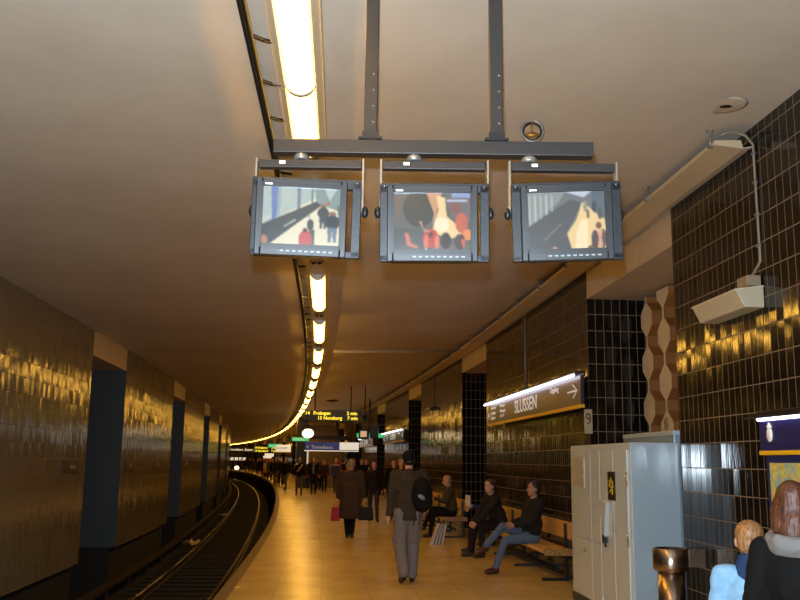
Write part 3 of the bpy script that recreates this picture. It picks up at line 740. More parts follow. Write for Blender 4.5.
s3 += [('p', [(.46, 0), (.84, 0), (.72, .12)], (196, 208, 226)), ('p', [(0, .6), (.55, .15), (.7, .2), (.52, .68), (.54, 1), (0, 1)], (84, 88, 92)), ('p', [(.2, .82), (.42, .55), (.44, .56), (.22, .83)], (120, 122, 120)),
       ('p', [(.70, .20), (.78, .28), (.84, .36), (.98, .50), (1, 1), (.56, 1), (.5, .72), (.62, .5), (.66, .36)], (242, 212, 152)), ('p', [(.68, .5), (.76, .5), (.76, 1), (.6, 1), (.62, .7)], (252, 234, 190)),
       ('p', [(.82, .0), (1, 0), (1, .48), (.84, .36)], (92, 106, 116)), ('e', .74, .27, .025, .10, (150, 150, 140)), ('e', .77, .4, .02, .08, (110, 100, 90)), ('e', .85, .28, .03, .10, (64, 72, 78)), ('e', .92, .40, .03, .10, (90, 86, 90)),
       ('e', .9, .60, .04, .06, (130, 84, 70)), ('e', .85, .84, .05, .17, (92, 70, 80)), ('e', .95, .82, .05, .16, (100, 76, 84)), ('p', [(.87, .68), (.95, .68), (.93, .8), (.95, .95), (.88, .95), (.9, .8)], (226, 170, 130)),
       ('e', .80, .97, .05, .04, (110, 92, 70)), ('e', .34, .98, .03, .04, (216, 150, 120))]
pics.append((s3, lambda x, y: (112, 118, 120)))

def monitor(idx, label, cx, cz_, yaw, tilt, roll, fr_dx, nyaw):
    """cx, cz_: screen centre; hangs from the gantry bar by two light plates"""
    t = thing('hanging_monitor', label, 'monitor', (cx, YB - .12, cz_ - .17), 0, 'monitors hung from the gantry')
    R = Matrix.Rotation(yaw, 4, 'Z') @ Matrix.Rotation(tilt, 4, 'X') @ Matrix.Rotation(roll, 4, 'Y')
    base = Matrix.Translation((0, -.02, .17)) @ R
    W, H = .352, .268; BW, BH = .405, .345
    def put(name, mb, m, parent=t, bev=0):
        mb.v = [base @ p for p in mb.v]; return obj(name, mb, m, parent, bevel=bev)
    # front bezel: four bars around the glass
    bz = MB(); bx = (BW - W) / 2
    bz.box((-BW / 2 + bx / 2, 0, -.008), (bx, .06, BH)).box((BW / 2 - bx / 2, 0, -.008), (bx, .06, BH))
    bz.box((0, 0, H / 2 + (BH / 2 - .008 - H / 2) / 2), (W, .06, BH / 2 - .008 - H / 2)).box((0, 0, -(H / 2 + (BH / 2 + .008 - H / 2) / 2)), (W, .06, BH / 2 + .008 - H / 2))
    b = put('bezel', bz, M_crt, bev=.004)
    inn = MB()
    inn.box((-W / 2 - .004, -.022, 0), (.018, .02, H + .026)).box((W / 2 + .004, -.022, 0), (.018, .02, H + .026)).box((0, -.022, H / 2 + .004), (W, .02, .018)).box((0, -.022, -H / 2 - .004), (W, .02, .018))
    put('bezel_lip', inn, M_black)
    btn = MB()
    for k in range(9): btn.box((-.08 + k * .027, -.033, -BH / 2 + .012), (.015, .008, .006))
    put('buttons', btn, mat('pale_button', (150, 155, 160), .4), b)
    put('badge', MB().box((-BW / 2 + .055, -.033, BH / 2 - .035), (.032, .004, .007)), M_swhite, b)
    back = MB(); n = 0
    for (y, w, h, dz) in ((.03, BW - .01, BH - .02, -.008), (.17, BW - .03, BH - .03, -.01), (.33, .28, .24, -.02), (.40, .2, .18, -.02)):
        for (a, c2) in ((-1, -1), (1, -1), (1, 1), (-1, 1)): back.v.append(Vector((a * w / 2, y, c2 * h / 2 + dz)))
    for i in range(3):
        for j in range(4): back.face([i * 4 + j, i * 4 + (j + 1) % 4, (i + 1) * 4 + (j + 1) % 4, (i + 1) * 4 + j])
    back.face([0, 1, 2, 3]); back.face([12, 13, 14, 15])
    put('cabinet_shell', back, M_crt, bev=.006)
    # picture tube: slightly bulged lit glass
    sh, basec = pics[idx]; nx, ny = 120, 90
    verts = []; cols = []; faces = []
    for j in range(ny + 1):
        for i in range(nx + 1):
            u, v = i / nx, j / ny; bul = .003 * (1 - ((u - .5) * 2) ** 2 * .6 - ((v - .5) * 2) ** 2 * .4)
            verts.append(base @ Vector(((u - .5) * W, -.012 - bul, (.5 - v) * H)))
            c = paint(sh, basec, u, v); g = .96 + .04 * math.sin(v * 400)
            cols.append((lin(c[0]) * g, lin(c[1]) * g, lin(c[2]) * g, 1))
    for _ in range(2):
        src = cols[:]
        for j in range(1, ny):
            for i in range(1, nx):
                a = j * (nx + 1) + i; nb = (src[a], src[a - 1], src[a + 1], src[a - nx - 1], src[a + nx + 1]); cols[a] = tuple(sum(q[c] for q in nb) / 5 for c in range(4))
    for j in range(ny):
        for i in range(nx): a = j * (nx + 1) + i; faces.append((a, a + nx + 1, a + nx + 2, a + 1))
    me = bpy.data.meshes.new('screen'); me.from_pydata(verts, [], faces); me.materials.append(M_screen)
    ca = me.color_attributes.new('Col', 'FLOAT_COLOR', 'POINT'); ca.data.foreach_set('color', [x for c in cols for x in c])
    me.polygons.foreach_set('use_smooth', [True] * len(faces)); link('screen', me, t)
    # dark steel cradle around it, a little behind
    cr = MB(); CW, CH = .455, .345; cb = base @ Matrix.Translation((fr_dx, .07, .004)) @ Matrix.Rotation(nyaw, 4, 'Z')
    for bx_, bz_, w, h in ((-CW / 2, 0, .042, CH), (CW / 2, 0, .042, CH), (0, CH / 2 - .012, CW + .04, .045), (0, -CH / 2 + .01, CW + .04, .03)):
        k = len(cr.v); cr.box((bx_, 0, bz_), (w, .05, h))
        for q in range(k, len(cr.v)): cr.v[q] = cb @ cr.v[q]
    c_ = obj('cradle', cr, M_gunm, t, bevel=.003)
    for x, z in ((-CW / 2, CH / 2 - .01), (CW / 2, CH / 2 - .01), (-.07, CH / 2 - .01), (.07, CH / 2 - .01)): obj('screw', MB().ball(cb @ Vector((x, -.03, z)), .006, 6, 4), M_chrome, c_)
    # hanger: brown-grey top bar and two side plates
    zt = 3.012 - (cz_ - .17); hw = .24
    hb = MB().box((fr_dx, .11, zt), (hw * 2, .045, .038)); h_ = obj('hanger_bar', hb, M_gun2, t, bevel=.003)
    obj('tag_plate', MB().box((fr_dx - hw + .11, .085, zt + .004), (.028, .006, .014)), M_swhite, h_)
    for sg in (-1, 1):
        x = fr_dx + sg * (hw + .008)
        obj('side_plate', MB().box((x, .085, zt - .11), (.008, .03, .26)).box((x, .10, zt - .10), (.006, .05, .22)), M_zinc, t)
        obj('pivot_clamp', MB().ball((x + sg * .012, .075, zt - .235), (.016, .02, .03), 8, 6).tube([(x - .02 * sg, .075, zt - .25), (x + .02 * sg, .075, zt - .25)], .008, 6), M_gunm, t)
    return t
monitor(0, 'leftmost monitor on the bar, its screen showing a platform with a red-clad figure', -.449, 2.725, .10, .10, .01, .022, -.06)
monitor(1, 'middle monitor on the bar, screen showing red figures and a bright flame-like patch', .140, 2.708, .0, .10, -.01, .012, .0)
monitor(2, 'rightmost monitor on the bar, screen showing an empty grey track and yellow platform', .742, 2.722, -.06, .10, -.03, .008, .03)

# ------------------------------------------------------------------ departure display
p = Vector((-2.19, 30.1, 2.93))
t = thing('departure_display', 'hanging black departure board with amber text for two trains', 'display', p, .0)
W = 1.86
obj('casing', MB().box((0, .1, .18), (W, .22, .36)), M_black, t, bevel=.01)
def led(body, x, z): text('led_line', body, .155, M_led, t, (x, -.02, z), (PI / 2, 0, 0), 1.0, depth=.001, bold=.004)
led('14', -.91, .26); led('Fruängen', -.64, .26); led('2 min', .47, .26)
led('13', -.50, .10); led('Norsborg', -.30, .10); led('7 min', .49, .10)
for x in (-.6, .6): obj('suspension_rod', MB().tube([(x, .1, .36), (x, .1, 1.19)], .02, 6), M_cable, t)
# small loudspeaker right of the display
t = thing('ceiling_camera', 'black camera on a short arm right of the departure board', 'camera', Vector((-1.17, 31.5, 3.05)))
obj('camera_body', MB().box((0, 0, .12), (.16, .3, .3)).ball((0, -.16, .1), .07), M_black, t, bevel=.02); obj('arm', MB().tube([(0, 0, .25), (0, 0, 1.2)], .02, 6), M_black, t)
# ceiling vent
t = tag(obj('ceiling_vent', MB().lathe([(.28, .06), (.26, .0), (.1, -.03), (.001, -.03)], n=20), M_gun2, None, at(39.6, 2.63, cz(2.63) - .05)), 'flat dark round vent on the ceiling above the departure board', 'vent')
# far monitor cluster
t = thing('hanging_monitor', 'far pair of dark hanging monitors by the right wall, one with a small warm picture', 'monitor', Vector((-1.30, 37.6, 2.50)), 0)
obj('cabinet_shell', MB().box((-.12, .1, .24), (.42, .4, .42)).box((.30, .12, .30), (.36, .5, .46)), M_black, t, bevel=.02)
obj('screen', MB().box((-.13, -.105, .24), (.26, .02, .24)), mat('warm_small_screen', (40, 30, 20), .3, emit=(.75, .42, .2), strength=.8), t)
obj('hanger_arm', MB().box((.2, .12, .62), (1.1, .06, .05)).tube([(.1, .12, .4), (.1, .12, 1.7)], .03, 6).tube([(-.1, .12, .62), (1.3, .12, .95)], .02, 6), M_black, t)
# globe lamp
t = thing('globe_lamp', 'glowing round globe lamp hanging over the platform below the departure board', 'lamp', Vector((-4.50, 45.3, 2.72)))
obj('globe', MB().ball((0, 0, .24), (.29, .29, .23), 18, 12), M_globe, t); obj('rod', MB().tube([(0, 0, .45), (0, 0, 1.36)], .02, 6), M_black, t); obj('cap', MB().lathe([(.1, .45), (.2, .47), (.02, .55)], n=14), M_black, t)

# ------------------------------------------------------------------ stairs at mid platform
t = thing('staircase', 'dark flight of stairs rising from the middle of the platform to the ceiling', 'staircase', at(57, 1.75, 0), head(57))
mb = MB()
for i in range(24): mb.box((0, i * .32, (i + 1) * .085), (2.4, .34, (i + 1) * .17))
obj('steps', mb, M_stair, t)
for x in (-1.26, 1.26):
    obj('side_wall', MB().prism([(-.2, 0), (8, 0), (8, 4.4), (-.2, 1.0)], 'x', x - .08, x + .08), mat('brown_side_wall', (120, 96, 70), .4), t)
    obj('handrail', MB().tube([(x, -.2, 1.06), (x, 7.6, 4.3)], .035, 8), M_steel, t)
t = thing('column', 'square dark column at the left side of the stairs', 'column', at(56.4, 3.28, 0), head(57))
obj('shaft', MB().box((0, 0, 2.05), (.62, .62, 4.1)), mat('black_brown_column', (30, 24, 20), .4), t, bevel=.02)
obj('light_strip', MB().box((.36, -.2, 1.9), (.08, .08, 1.5)), mat('pale_lit_strip', (220, 210, 180), .4, emit=(1, .85, .55), strength=.6), t)
def hang_sign(name, label, loc, rz, w, h, m, extra=None, rods=True):
    t = thing(name, label, 'sign', loc, rz)
    obj('panel', MB().box((0, .06, h / 2), (w, .12, h)), m, t, bevel=.01)
    if extra: extra(t)
    top = 4.08 - loc[2]
    if rods:
        for x in (-w * .38, w * .38): obj('rod', MB().tube([(x, .06, h), (x, .06, top)], .018, 6), M_black, t)
    return t
def ex(t):
    text('lettering', '+  Tunnelbana', .26, M_swhite, t, (-1.45, -.01, .22), (PI / 2, 0, 0), 1.0)
    obj('white_panel', MB().box((1.0, -.012, .30), (1.1, .02, .42)), M_lsign, t)
    obj('cream_band', MB().box((0, -.012, .02), (3.1, .02, .05)), M_lsign, t)
hang_sign('overhead_sign', 'blue overhead sign with white cross and words above the stairs', at(52.5, 1.75, 2.16), head(52), 3.0, .52, M_lblue, ex)
def arrow_txt(t): text('lettering', 'Utgång', .2, M_swhite, t, (-.38, -.01, .11), (PI / 2, 0, 0), 1.1)
hang_sign('exit_sign', 'green lit exit sign beside the globe lamp', at(53, 3.52, 2.72), head(53), .95, .2, M_green, arrow_txt)
hang_sign('exit_sign', 'green lit exit sign farther off, left of the white lit board', at(74, 4.5, 2.6), head(74), .95, .28, M_green, arrow_txt)
hang_sign('exit_sign', 'small green lit sign on the right wall beyond the pillar', at(43.7, .5, 2.75), head(43), 1.3, .2, M_green, arrow_txt, False)
def lines(t):
    text('lettering', 'Slussen', .34, mat('grey_sign_letters', (70, 60, 90), .5), t, (-.5, -.01, .33), (PI / 2, 0, 0), .85)
    obj('yellow_band', MB().box((0, -.012, .03), (1.05, .02, .07)), M_yellow, t)
hang_sign('overhead_sign', 'white lit board with a yellow lower band, hung left of the column', at(62, 4.25, 2.12), head(62), 1.0, .50, M_lsign, lines)
def amb(t):
    for b_, x_, z_ in (('14 Fruängen', -1.2, .5), ('2 min', .55, .5), ('13 Norsborg', -1.2, .18), ('7 min', .55, .18)): text('led_line', b_, .32, M_led, t, (x_, -.01, z_), (PI / 2, 0, 0), .85, depth=.001, bold=.006)
hang_sign('departure_display', 'far black departure board with amber text above the crowd', at(97, 4.15, 2.35), head(97), 2.6, .68, M_black, amb)
hang_sign('overhead_sign', 'small cream lit board below the far amber departure board', at(92, 4.1, 1.95), head(92), .9, .3, M_lsign)
def wt(t): text('lettering', 'Tunnelbana  Slussen', .42, M_lsign, t, (-1.9, -.01, .4), (PI / 2, 0, 0), 1.0, depth=.001, bold=.01)
hang_sign('overhead_sign', 'farthest black board with white lettering over the crowd', at(134, 4.2, 2.6), head(134), 4.0, .8, M_black, wt)
# far kiosk and red stand
t = thing('kiosk', 'dark kiosk with a lit front at the far end of the platform', 'kiosk', at(152, 3.2, 0), head(152))
obj('body', MB().box((0, 1, 1.3), (3.4, 2, 2.6)), mat('dark_kiosk', (40, 30, 26), .6), t, bevel=.05)
for i in range(5): obj('lit_window', MB().box((-1.3 + i * .65, -.02, 1.7), (.5, .05, .45)), M_lsign, t)
t = thing('poster_stand', 'red upright stand with a lit top in the far crowd', 'stand', at(92.5, 4.25, 0), head(92))
obj('body', MB().box((0, .2, .9), (.9, .4, 1.8)), mat('red_enamel', (176, 36, 40), .5), t, bevel=.03); obj('lit_top', MB().box((0, -.01, 1.9), (.8, .05, .22)), M_lsign, t); obj('base', MB().box((0, .2, .04), (1.0, .5, .08)), M_black, t)
t = thing('tunnel_lamp', 'small glowing lamp at the platform edge beside the left wall, far away', 'lamp', at(133, EDGE + .1, .0), head(133))
obj('lens', MB().ball((0, 0, .45), (.32, .2, .26)), M_globe, t); obj('post', MB().tube([(0, 0, -1.2), (0, 0, .2)], .05, 8), M_black, t)
# dark cross beams
for s, w in ((54.5, 'above the blue overhead sign'),):
    o = obj('ceiling_beam', MB().box((0, 0, 0), (2.6, .3, .22)), M_gun2, None, at(s, 1.9, 2.98), (0, 0, head(s))); tag(o, 'dark cross beam ' + w, 'beam')
# orange lit sign on the third panel
t = tag(obj('wall_lamp', MB().box((0, 0, 0), (.14, .8, .06)).prism([(0, 0), (.1, 0), (.1, .1)], 'y', -.3, .3), M_black, None, at(28.4, .1, 3.28), head(28.4) and (0, 0, head(28.4))), 'small black lamp fitting at the foot of the conduit on the third tiled panel', 'lamp')

# ================================================================== PEOPLE
def evaluated(mb, name, voxel, smooth, mats, disp=0.0, iters=None):
    me = mb.mesh(name, mats); o = bpy.data.objects.new(name, me); C.objects.link(o)
    r = o.modifiers.new('r', 'REMESH'); r.mode = 'VOXEL'; r.voxel_size = voxel; r.use_smooth_shade = True
    if smooth: s = o.modifiers.new('s', 'SMOOTH'); s.factor = .5; s.iterations = smooth
    if disp:
        tx = bpy.data.textures.get('folds') or bpy.data.textures.new('folds', 'CLOUDS'); tx.noise_scale = .09; tx.noise_depth = 2
        d = o.modifiers.new('d', 'DISPLACE'); d.texture = tx; d.strength = disp; d.mid_level = .5
    bpy.context.view_layer.update()
    out = bpy.data.meshes.new_from_object(o.evaluated_get(bpy.context.evaluated_depsgraph_get()))
    bpy.data.objects.remove(o); out.name = name
    out.polygons.foreach_set('use_smooth', [True] * len(out.polygons))
    return out
def cap(mb, p, q, r1, r2, n=12):
    """tapered capsule with rounded ends"""
    p = Vector(p); q = Vector(q); ax = (q - p)
    if ax.length < 1e-5: return
    ax.normalize(); pts = []; rs = []
    for a in (-80, -50, -25): pts.append(p + ax * r1 * math.sin(math.radians(a))); rs.append(r1 * math.cos(math.radians(a)))
    pts += [p, q]; rs += [r1, r2]
    for a in (25, 50, 80): pts.append(q + ax * r2 * math.sin(math.radians(a))); rs.append(r2 * math.cos(math.radians(a)))
    mb.tube(pts, rs, n)
def ik(a, t, l1, l2, hint):
    a = Vector(a); t = Vector(t); d = t - a; L = min(d.length, (l1 + l2) * .999); d.normalize(); t = a + d * L
    x = (l1 * l1 - l2 * l2 + L * L) / (2 * L); h = math.sqrt(max(0, l1 * l1 - x * x))
    hv = Vector(hint) - d * Vector(hint).dot(d)
    if hv.length < 1e-4: hv = Vector((0, 1, 0))
    hv.normalize(); return a + d * x + hv * h, t
def cloth(name, col, rough=.85, bump=.25, scale=30): return mat('cloth_' + name, col, rough, spec=.2, bump=bump, bscale=scale, var=.18)
SKIN = {'fair': mat('skin_fair', (205, 150, 122), .55), 'tan': mat('skin_tan', (176, 122, 92), .55)}
M_eye = mat('eye_white', (225, 220, 212), .3); M_iris = mat('eye_dark', (30, 22, 18), .3); M_lip = mat('lips', (150, 84, 76), .5)
def hair_mat(name, c1, c2):
    m = mat(name, c1, .5); nt = m.node_tree; N = nt.nodes; L = nt.links; b = N['Principled BSDF']
    tc = N.new('ShaderNodeTexCoord'); mp = N.new('ShaderNodeMapping'); mp.inputs['Scale'].default_value = (150, 150, 14); nz = N.new('ShaderNodeTexNoise'); nz.inputs['Scale'].default_value = 1.0; nz.inputs['Detail'].default_value = 3
    L.new(tc.outputs['Object'], mp.inputs['Vector']); L.new(mp.outputs[0], nz.inputs['Vector'])
    rp = N.new('ShaderNodeValToRGB'); rp.color_ramp.elements[0].position = .35; rp.color_ramp.elements[1].position = .68; rp.color_ramp.elements[0].color = rgb(*c2); rp.color_ramp.elements[1].color = rgb(*c1)
    L.new(nz.outputs['Fac'], rp.inputs['Fac']); L.new(rp.outputs['Color'], b.inputs['Base Color'])
    bp = N.new('ShaderNodeBump'); bp.inputs['Strength'].default_value = .6; bp.inputs['Distance'].default_value = .004; L.new(nz.outputs['Fac'], bp.inputs['Height']); L.new(bp.outputs['Normal'], b.inputs['Normal'])
    return m
HAIR = {'black': hair_mat('hair_black', (26, 22, 20), (10, 9, 8)), 'brown': hair_mat('hair_brown', (104, 58, 36), (48, 26, 18)), 'dark': hair_mat('hair_dark_brown', (58, 38, 28), (26, 18, 14)),
        'blond': hair_mat('hair_dark_blond', (176, 126, 78), (96, 64, 38)), 'grey': hair_mat('hair_grey', (166, 150, 128), (108, 98, 86))}

def R3(o): return o.to_4x4()

def person(loc, rotz, label, height=1.75, pose='stand', skin='fair', hair='dark', hairlen=0, coat=('dark_grey', (48, 46, 46)), coatlen=0.0,
           pants=('black', (26, 26, 30)), shoes=(28, 24, 22), lean=0.0, yaw=0.0, nod=0.0, hands=None, feet=None, detail=1, face=False,
           build=1.0, group=None, extras=None, pelvis=None, baggy=1.0, beanie=None, phase=1, hem=True, elb=None):
    k = height / 1.75
    t = thing('person', label, 'person', loc, rotz, group)
    vox = {0: .035, 1: .022, 2: .012}[detail] * k; sm = {0: 3, 1: 5, 2: 8}[detail]
    seated = pose == 'sit'
    P = Vector(pelvis or ((0, 0, .56) if seated else (0, 0, .93)))
    Rl = Matrix.Rotation(-lean, 3, 'X')
    up = Rl @ Vector((0, 0, 1)); fw = Rl @ Vector((0, 1, 0)); rt = Vector((1, 0, 0))
    Ch = P + up * .34; Nk = P + up * .53
    Rh = Matrix.Rotation(yaw, 3, 'Z') @ Matrix.Rotation(-lean * .3 - nod, 3, 'X')
    H = Nk + Rh @ Vector((0, .02, .15)) 
    sh = {s: P + up * .475 + rt * (.172 * s * build) for s in (-1, 1)}
    hip = {s: P + rt * (.09 * s) + Vector((0, 0, -.02)) for s in (-1, 1)}
    if hands is None:
        if pose == 'walk': hands = {1: (.27, -.10 * phase, .80), -1: (-.27, .16 * phase, .82)}
        elif seated: hands = {1: (.07, .36, .66), -1: (-.07, .36, .66)}
        else: hands = {1: (.26, .05, .80), -1: (-.26, .05, .80)}
    if feet is None:
        if pose == 'walk': feet = {1: (.085, .27 * phase if phase > 0 else -.27, .09), -1: (-.085, -.27 * phase if phase > 0 else .27, .09)}
        elif seated: feet = {1: (.12, .46, .09), -1: (-.12, .46, .09)}
        else: feet = {1: (.11, .03, .09), -1: (-.11, -.02, .09)}
        if pose == 'walk':
            for s in (-1, 1):
                if feet[s][1] < 0: feet[s] = (feet[s][0], feet[s][1], .15)
    body = MB(); jac = MB(); tr = MB(); shoes2 = {-1: MB(), 1: MB()}
    B = build
    # --- body: one continuous figure
    RR = Rl.to_4x4()
    body.ball(P, (.14 * B, .095, .11), R=RR); body.ball(P + up * .16, (.125 * B, .09, .16), R=RR); body.ball(Ch, (.15 * B, .10, .18), R=RR)
    cap(body, Nk - up * .04, H - Rh @ Vector((0, .01, .06)), .056, .054)
    body.ball(H + Rh @ Vector((0, -.012, .035)), (.076, .094, .088), 16, 12, R=R3(Rh)); body.ball(H + Rh @ Vector((0, .018, -.035)), (.060, .070, .080), 14, 10, R=R3(Rh))
    cap(body, H + Rh @ Vector((0, .062, -.075)), H + Rh @ Vector((0, .072, -.072)), .026, .022)
    if detail > 0:
        cap(body, H + Rh @ Vector((0, .088, .012)), H + Rh @ Vector((0, .106, -.022)), .010, .015, 8)
        for s in (-1, 1): body.ball(H + Rh @ Vector((.076 * s, -.005, -.005)), (.014, .024, .034), 8, 6, R=R3(Rh))
    tips = {}
    for s in (-1, 1):
        hint = Vector((.35 * s, -.9, -.3)) if not elb else Vector(elb[s])
        e, w = ik(sh[s], hands[s], .285, .255, hint)
        cap(body, sh[s], e, .048 * B, .036); cap(body, e, w, .036, .026)
        cap(jac, P + up * .47 + rt * (.12 * s * B), sh[s], .075, .068 * B); cap(jac, sh[s], e, .070 * B, .060 * (B * .5 + .5)); cap(jac, e, e + (w - e) * .93, .060 * (B * .5 + .5), .045)
        d = (w - e).normalized(); tips[s] = (w, d)
        # palm
        inw = Vector((-s, 0, 0)); inw = (inw - d * inw.dot(d)); 
        if inw.length < .2: inw = Vector((0, 0, -1)) - d * d.dot(Vector((0, 0, -1)))
        inw.normalize(); side = d.cross(inw).normalized()
        if side.y < 0: side = -side
        cap(body, w, w + d * .05, .026, .030); body.ball(w + d * .06, (.030, .030, .030), 8, 6)
        tips[s] = (w, d, inw, side)
    for s in (-1, 1):
        kneeh = Vector((.10 * s, 1, .12)) if not seated else Vector((.06 * s, .8, .9))
        kn, an = ik(hip[s], feet[s], .44, .42, kneeh)
        cap(body, hip[s], kn, .072, .048); cap(body, kn, an, .047, .033)
        cap(tr, hip[s] + Vector((0, 0, .0)), kn, .088 * B * (baggy * .5 + .5), .062 * baggy); cap(tr, kn, an + (kn - an) * .02, .062 * baggy, .052 * baggy)
        if baggy > 1.1: cap(tr, hip[s] + (kn - hip[s]) * .55 + Vector((.04 * s, 0, 0)), hip[s] + (kn - hip[s]) * .85 + Vector((.04 * s, 0, 0)), .07, .07)
        shoe = shoes2[s]
        sw = (an - kn).normalized(); fy = Vector((.12 * s, 1, 0))
        if feet[s][2] > .13 and not seated: fy = Vector((.1 * s, .75, -.55))
        if seated and feet[s][2] > .2: fy = Vector((.0, .85, -.25))
        fy.normalize(); heel = an + Vector((0, -.015, -.045)); toe = heel + fy * .165
        if fy.z == 0: heel.z = max(heel.z, .045); toe.z = .038
        cap(shoe, heel, toe, .042, .036); cap(shoe, an + Vector((0, 0, .01)), heel, .042, .042); cap(shoe, heel + fy * .06 + Vector((0, 0, .01)), toe - fy * .03, .046, .043)
        cap(body, an, heel + fy * .1, .03, .025)
    # --- jacket
    jac.ball(Ch + up * .02, (.172 * B, .128, .19), R=RR); jac.ball(P + up * .16, (.165 * B, .122 * (1 + (B - 1) * 1.5), .19), R=RR)
    cap(jac, Nk - up * .07, Nk - up * .0, .085, .062)
    if not seated:
        jac.ball(P + up * .02, (.178 * B, .132, .26 + coatlen * .2), R=RR)
        if coatlen > 0:
            for q in (-1, 1): cap(jac, P + Vector((.055 * q * B, 0, .2)), P + Vector((.065 * q * B, 0, -coatlen - .06)), .125 * B, .135 * B)
    else: jac.ball(P + up * .03, (.18 * B, .14, .10), R=RR)
    # --- trousers
    tr.ball(P + Vector((0, 0, -.02)), (.155 * B, .115, .12)); cap(tr, hip[-1], hip[1], .10 * B, .10 * B)
    for mb in (body, jac, tr): mb.v = [p * k for p in mb.v]
    bm_ = evaluated(body, 'body', vox * .8, sm // 2 + 1, SKIN[skin])
    ob = link('body', bm_, t)
    # fingers: four unequal bent fingers and a thumb per hand, rooted inside the palm
    if detail > 0:
        fg = MB()
        for s in (-1, 1):
            w, d, inw, side = tips[s]; curl = .75
            for i, L in enumerate((.070, .080, .075, .058)):
                o_ = w + d * .075 + side * (.027 - .018 * i); a = o_ + (d + inw * .25).normalized() * L * .5; b = a + (d * (1 - curl) + inw * curl).normalized() * L * .42
                cap(fg, o_ - d * .02, a, .0095, .009, 6); cap(fg, a, b, .009, .0075, 6)
            o_ = w + d * .03 + side * .022; a = o_ + (d * .6 + side * .8 + inw * .3).normalized() * .035; b = a + (d * .85 + side * .2 + inw * .45).normalized() * .03
            cap(fg, o_, a, .012, .0105, 6); cap(fg, a, b, .0105, .009, 6)
        fg.v = [p * k for p in fg.v]
        fm = fg.mesh('f', SKIN[skin]); bb = bmesh.new(); bb.from_mesh(bm_); bb.from_mesh(fm); bb.to_mesh(bm_); bb.free()
        bm_.polygons.foreach_set('use_smooth', [True] * len(bm_.polygons))
    jme = evaluated(jac, 'jacket', vox, sm, cloth(*coat), disp=.02 if detail > 0 else 0)
    if not seated:
        hz_ = (P.z - .12 - (coatlen + .02 if coatlen else 0)) * k; bb = bmesh.new(); bb.from_mesh(jme)
        # straight hem: trim only the torso, the sleeves keep their cuffs
        low = [v for v in bb.verts if v.co.z < hz_ and abs(v.co.x) < .215 * k * B]
        for v in low: v.co.z = hz_
        bb.to_mesh(jme); bb.free()
    link('jacket', jme, t)
    link('trousers', evaluated(tr, 'trousers', vox, sm - 1, cloth(*pants), disp=.018 if detail > 0 else 0), t)
    for q in (-1, 1):
        sm_ = shoes2[q]; sm_.v = [p * k for p in sm_.v]; link('shoe', evaluated(sm_, 'shoe', vox * .8, 2, mat('leather_%d_%d' % (shoes[0], shoes[2]), shoes, .4)), t)
    # --- hair
    hb = MB(); Hk = H * k
    def hp(x, y, z): return Hk + Rh @ Vector((x * k, y * k, z * k))
    if beanie:
        hb.ball(hp(0, -.014, .045), (.092 * k, .108 * k, .088 * k), 16, 10, R=R3(Rh)); hb.ball(hp(0, -.02, .015), (.093 * k, .105 * k, .05 * k), 16, 8, R=R3(Rh))
        link('cap', evaluated(hb, 'cap', vox * .7, 2, cloth(*beanie)), t)
        hb = MB(); hb.ball(hp(0, -.045, -.02), (.078 * k, .062 * k, .062 * k), 12, 8, R=R3(Rh)); link('hair', evaluated(hb, 'hair', vox * .7, 2, HAIR[hair]), t)
    elif hair == 'bald':
        hb.ball(hp(0, -.045, -.012), (.083 * k, .066 * k, .055 * k), 12, 8, R=R3(Rh)); link('hair', evaluated(hb, 'hair', vox * .7, 2, HAIR['grey']), t)
    else:
        hb.ball(hp(0, -.026, .048), (.087 * k, .094 * k, .086 * k), 16, 10, R=R3(Rh)); hb.ball(hp(0, -.045, -.005), (.082 * k, .066 * k, .075 * k), 12, 8, R=R3(Rh))
        if hairlen > 0:
            for s in (-1, 1): cap(hb, hp(.066 * s, -.02, .02), hp(.078 * s, -.03, -.06 - hairlen * .5), .032 * k, .034 * k)
            cap(hb, hp(0, -.06, .0), hp(0, -.075, -.06 - hairlen), .07 * k, .062 * k); cap(hb, hp(-.035, -.06, .0), hp(-.06, -.07, -.05 - hairlen * .8), .05 * k, .045 * k); cap(hb, hp(.035, -.06, .0), hp(.06, -.065, -.05 - hairlen * .9), .05 * k, .045 * k)
        link('hair', evaluated(hb, 'hair', vox * .7, 2, HAIR[hair], disp=.03 if detail == 2 and hairlen else 0), t)
    if face:
        for s in (-1, 1):
            e = MB().ball(hp(.030 * s, .078, .012), (.012 * k, .006 * k, .006 * k), 10, 8, R=R3(Rh)); eo = obj('eye', e, M_eye, t)
            obj('pupil', MB().ball(hp(.030 * s, .0815, .012), .0050 * k, 8, 6), M_iris, eo)
            obj('eyebrow', MB().tube([hp(.014 * s, .086, .030), hp(.032 * s, .086, .034), hp(.048 * s, .076, .029)], .004 * k, 5), HAIR['dark'], t)
        obj('mouth', MB().tube([hp(-.022, .080, -.052), hp(0, .0875, -.054), hp(.022, .080, -.052)], [.003, .006, .003], 6), M_lip, t)
    if extras: extras(t, k, tips, P, up, Nk)
    return t
def hand_pt(tips, s, off=.09): w, d = tips[s][0], tips[s][1]; return w + d * off

NW = cloth('charcoal', (44, 42, 42))
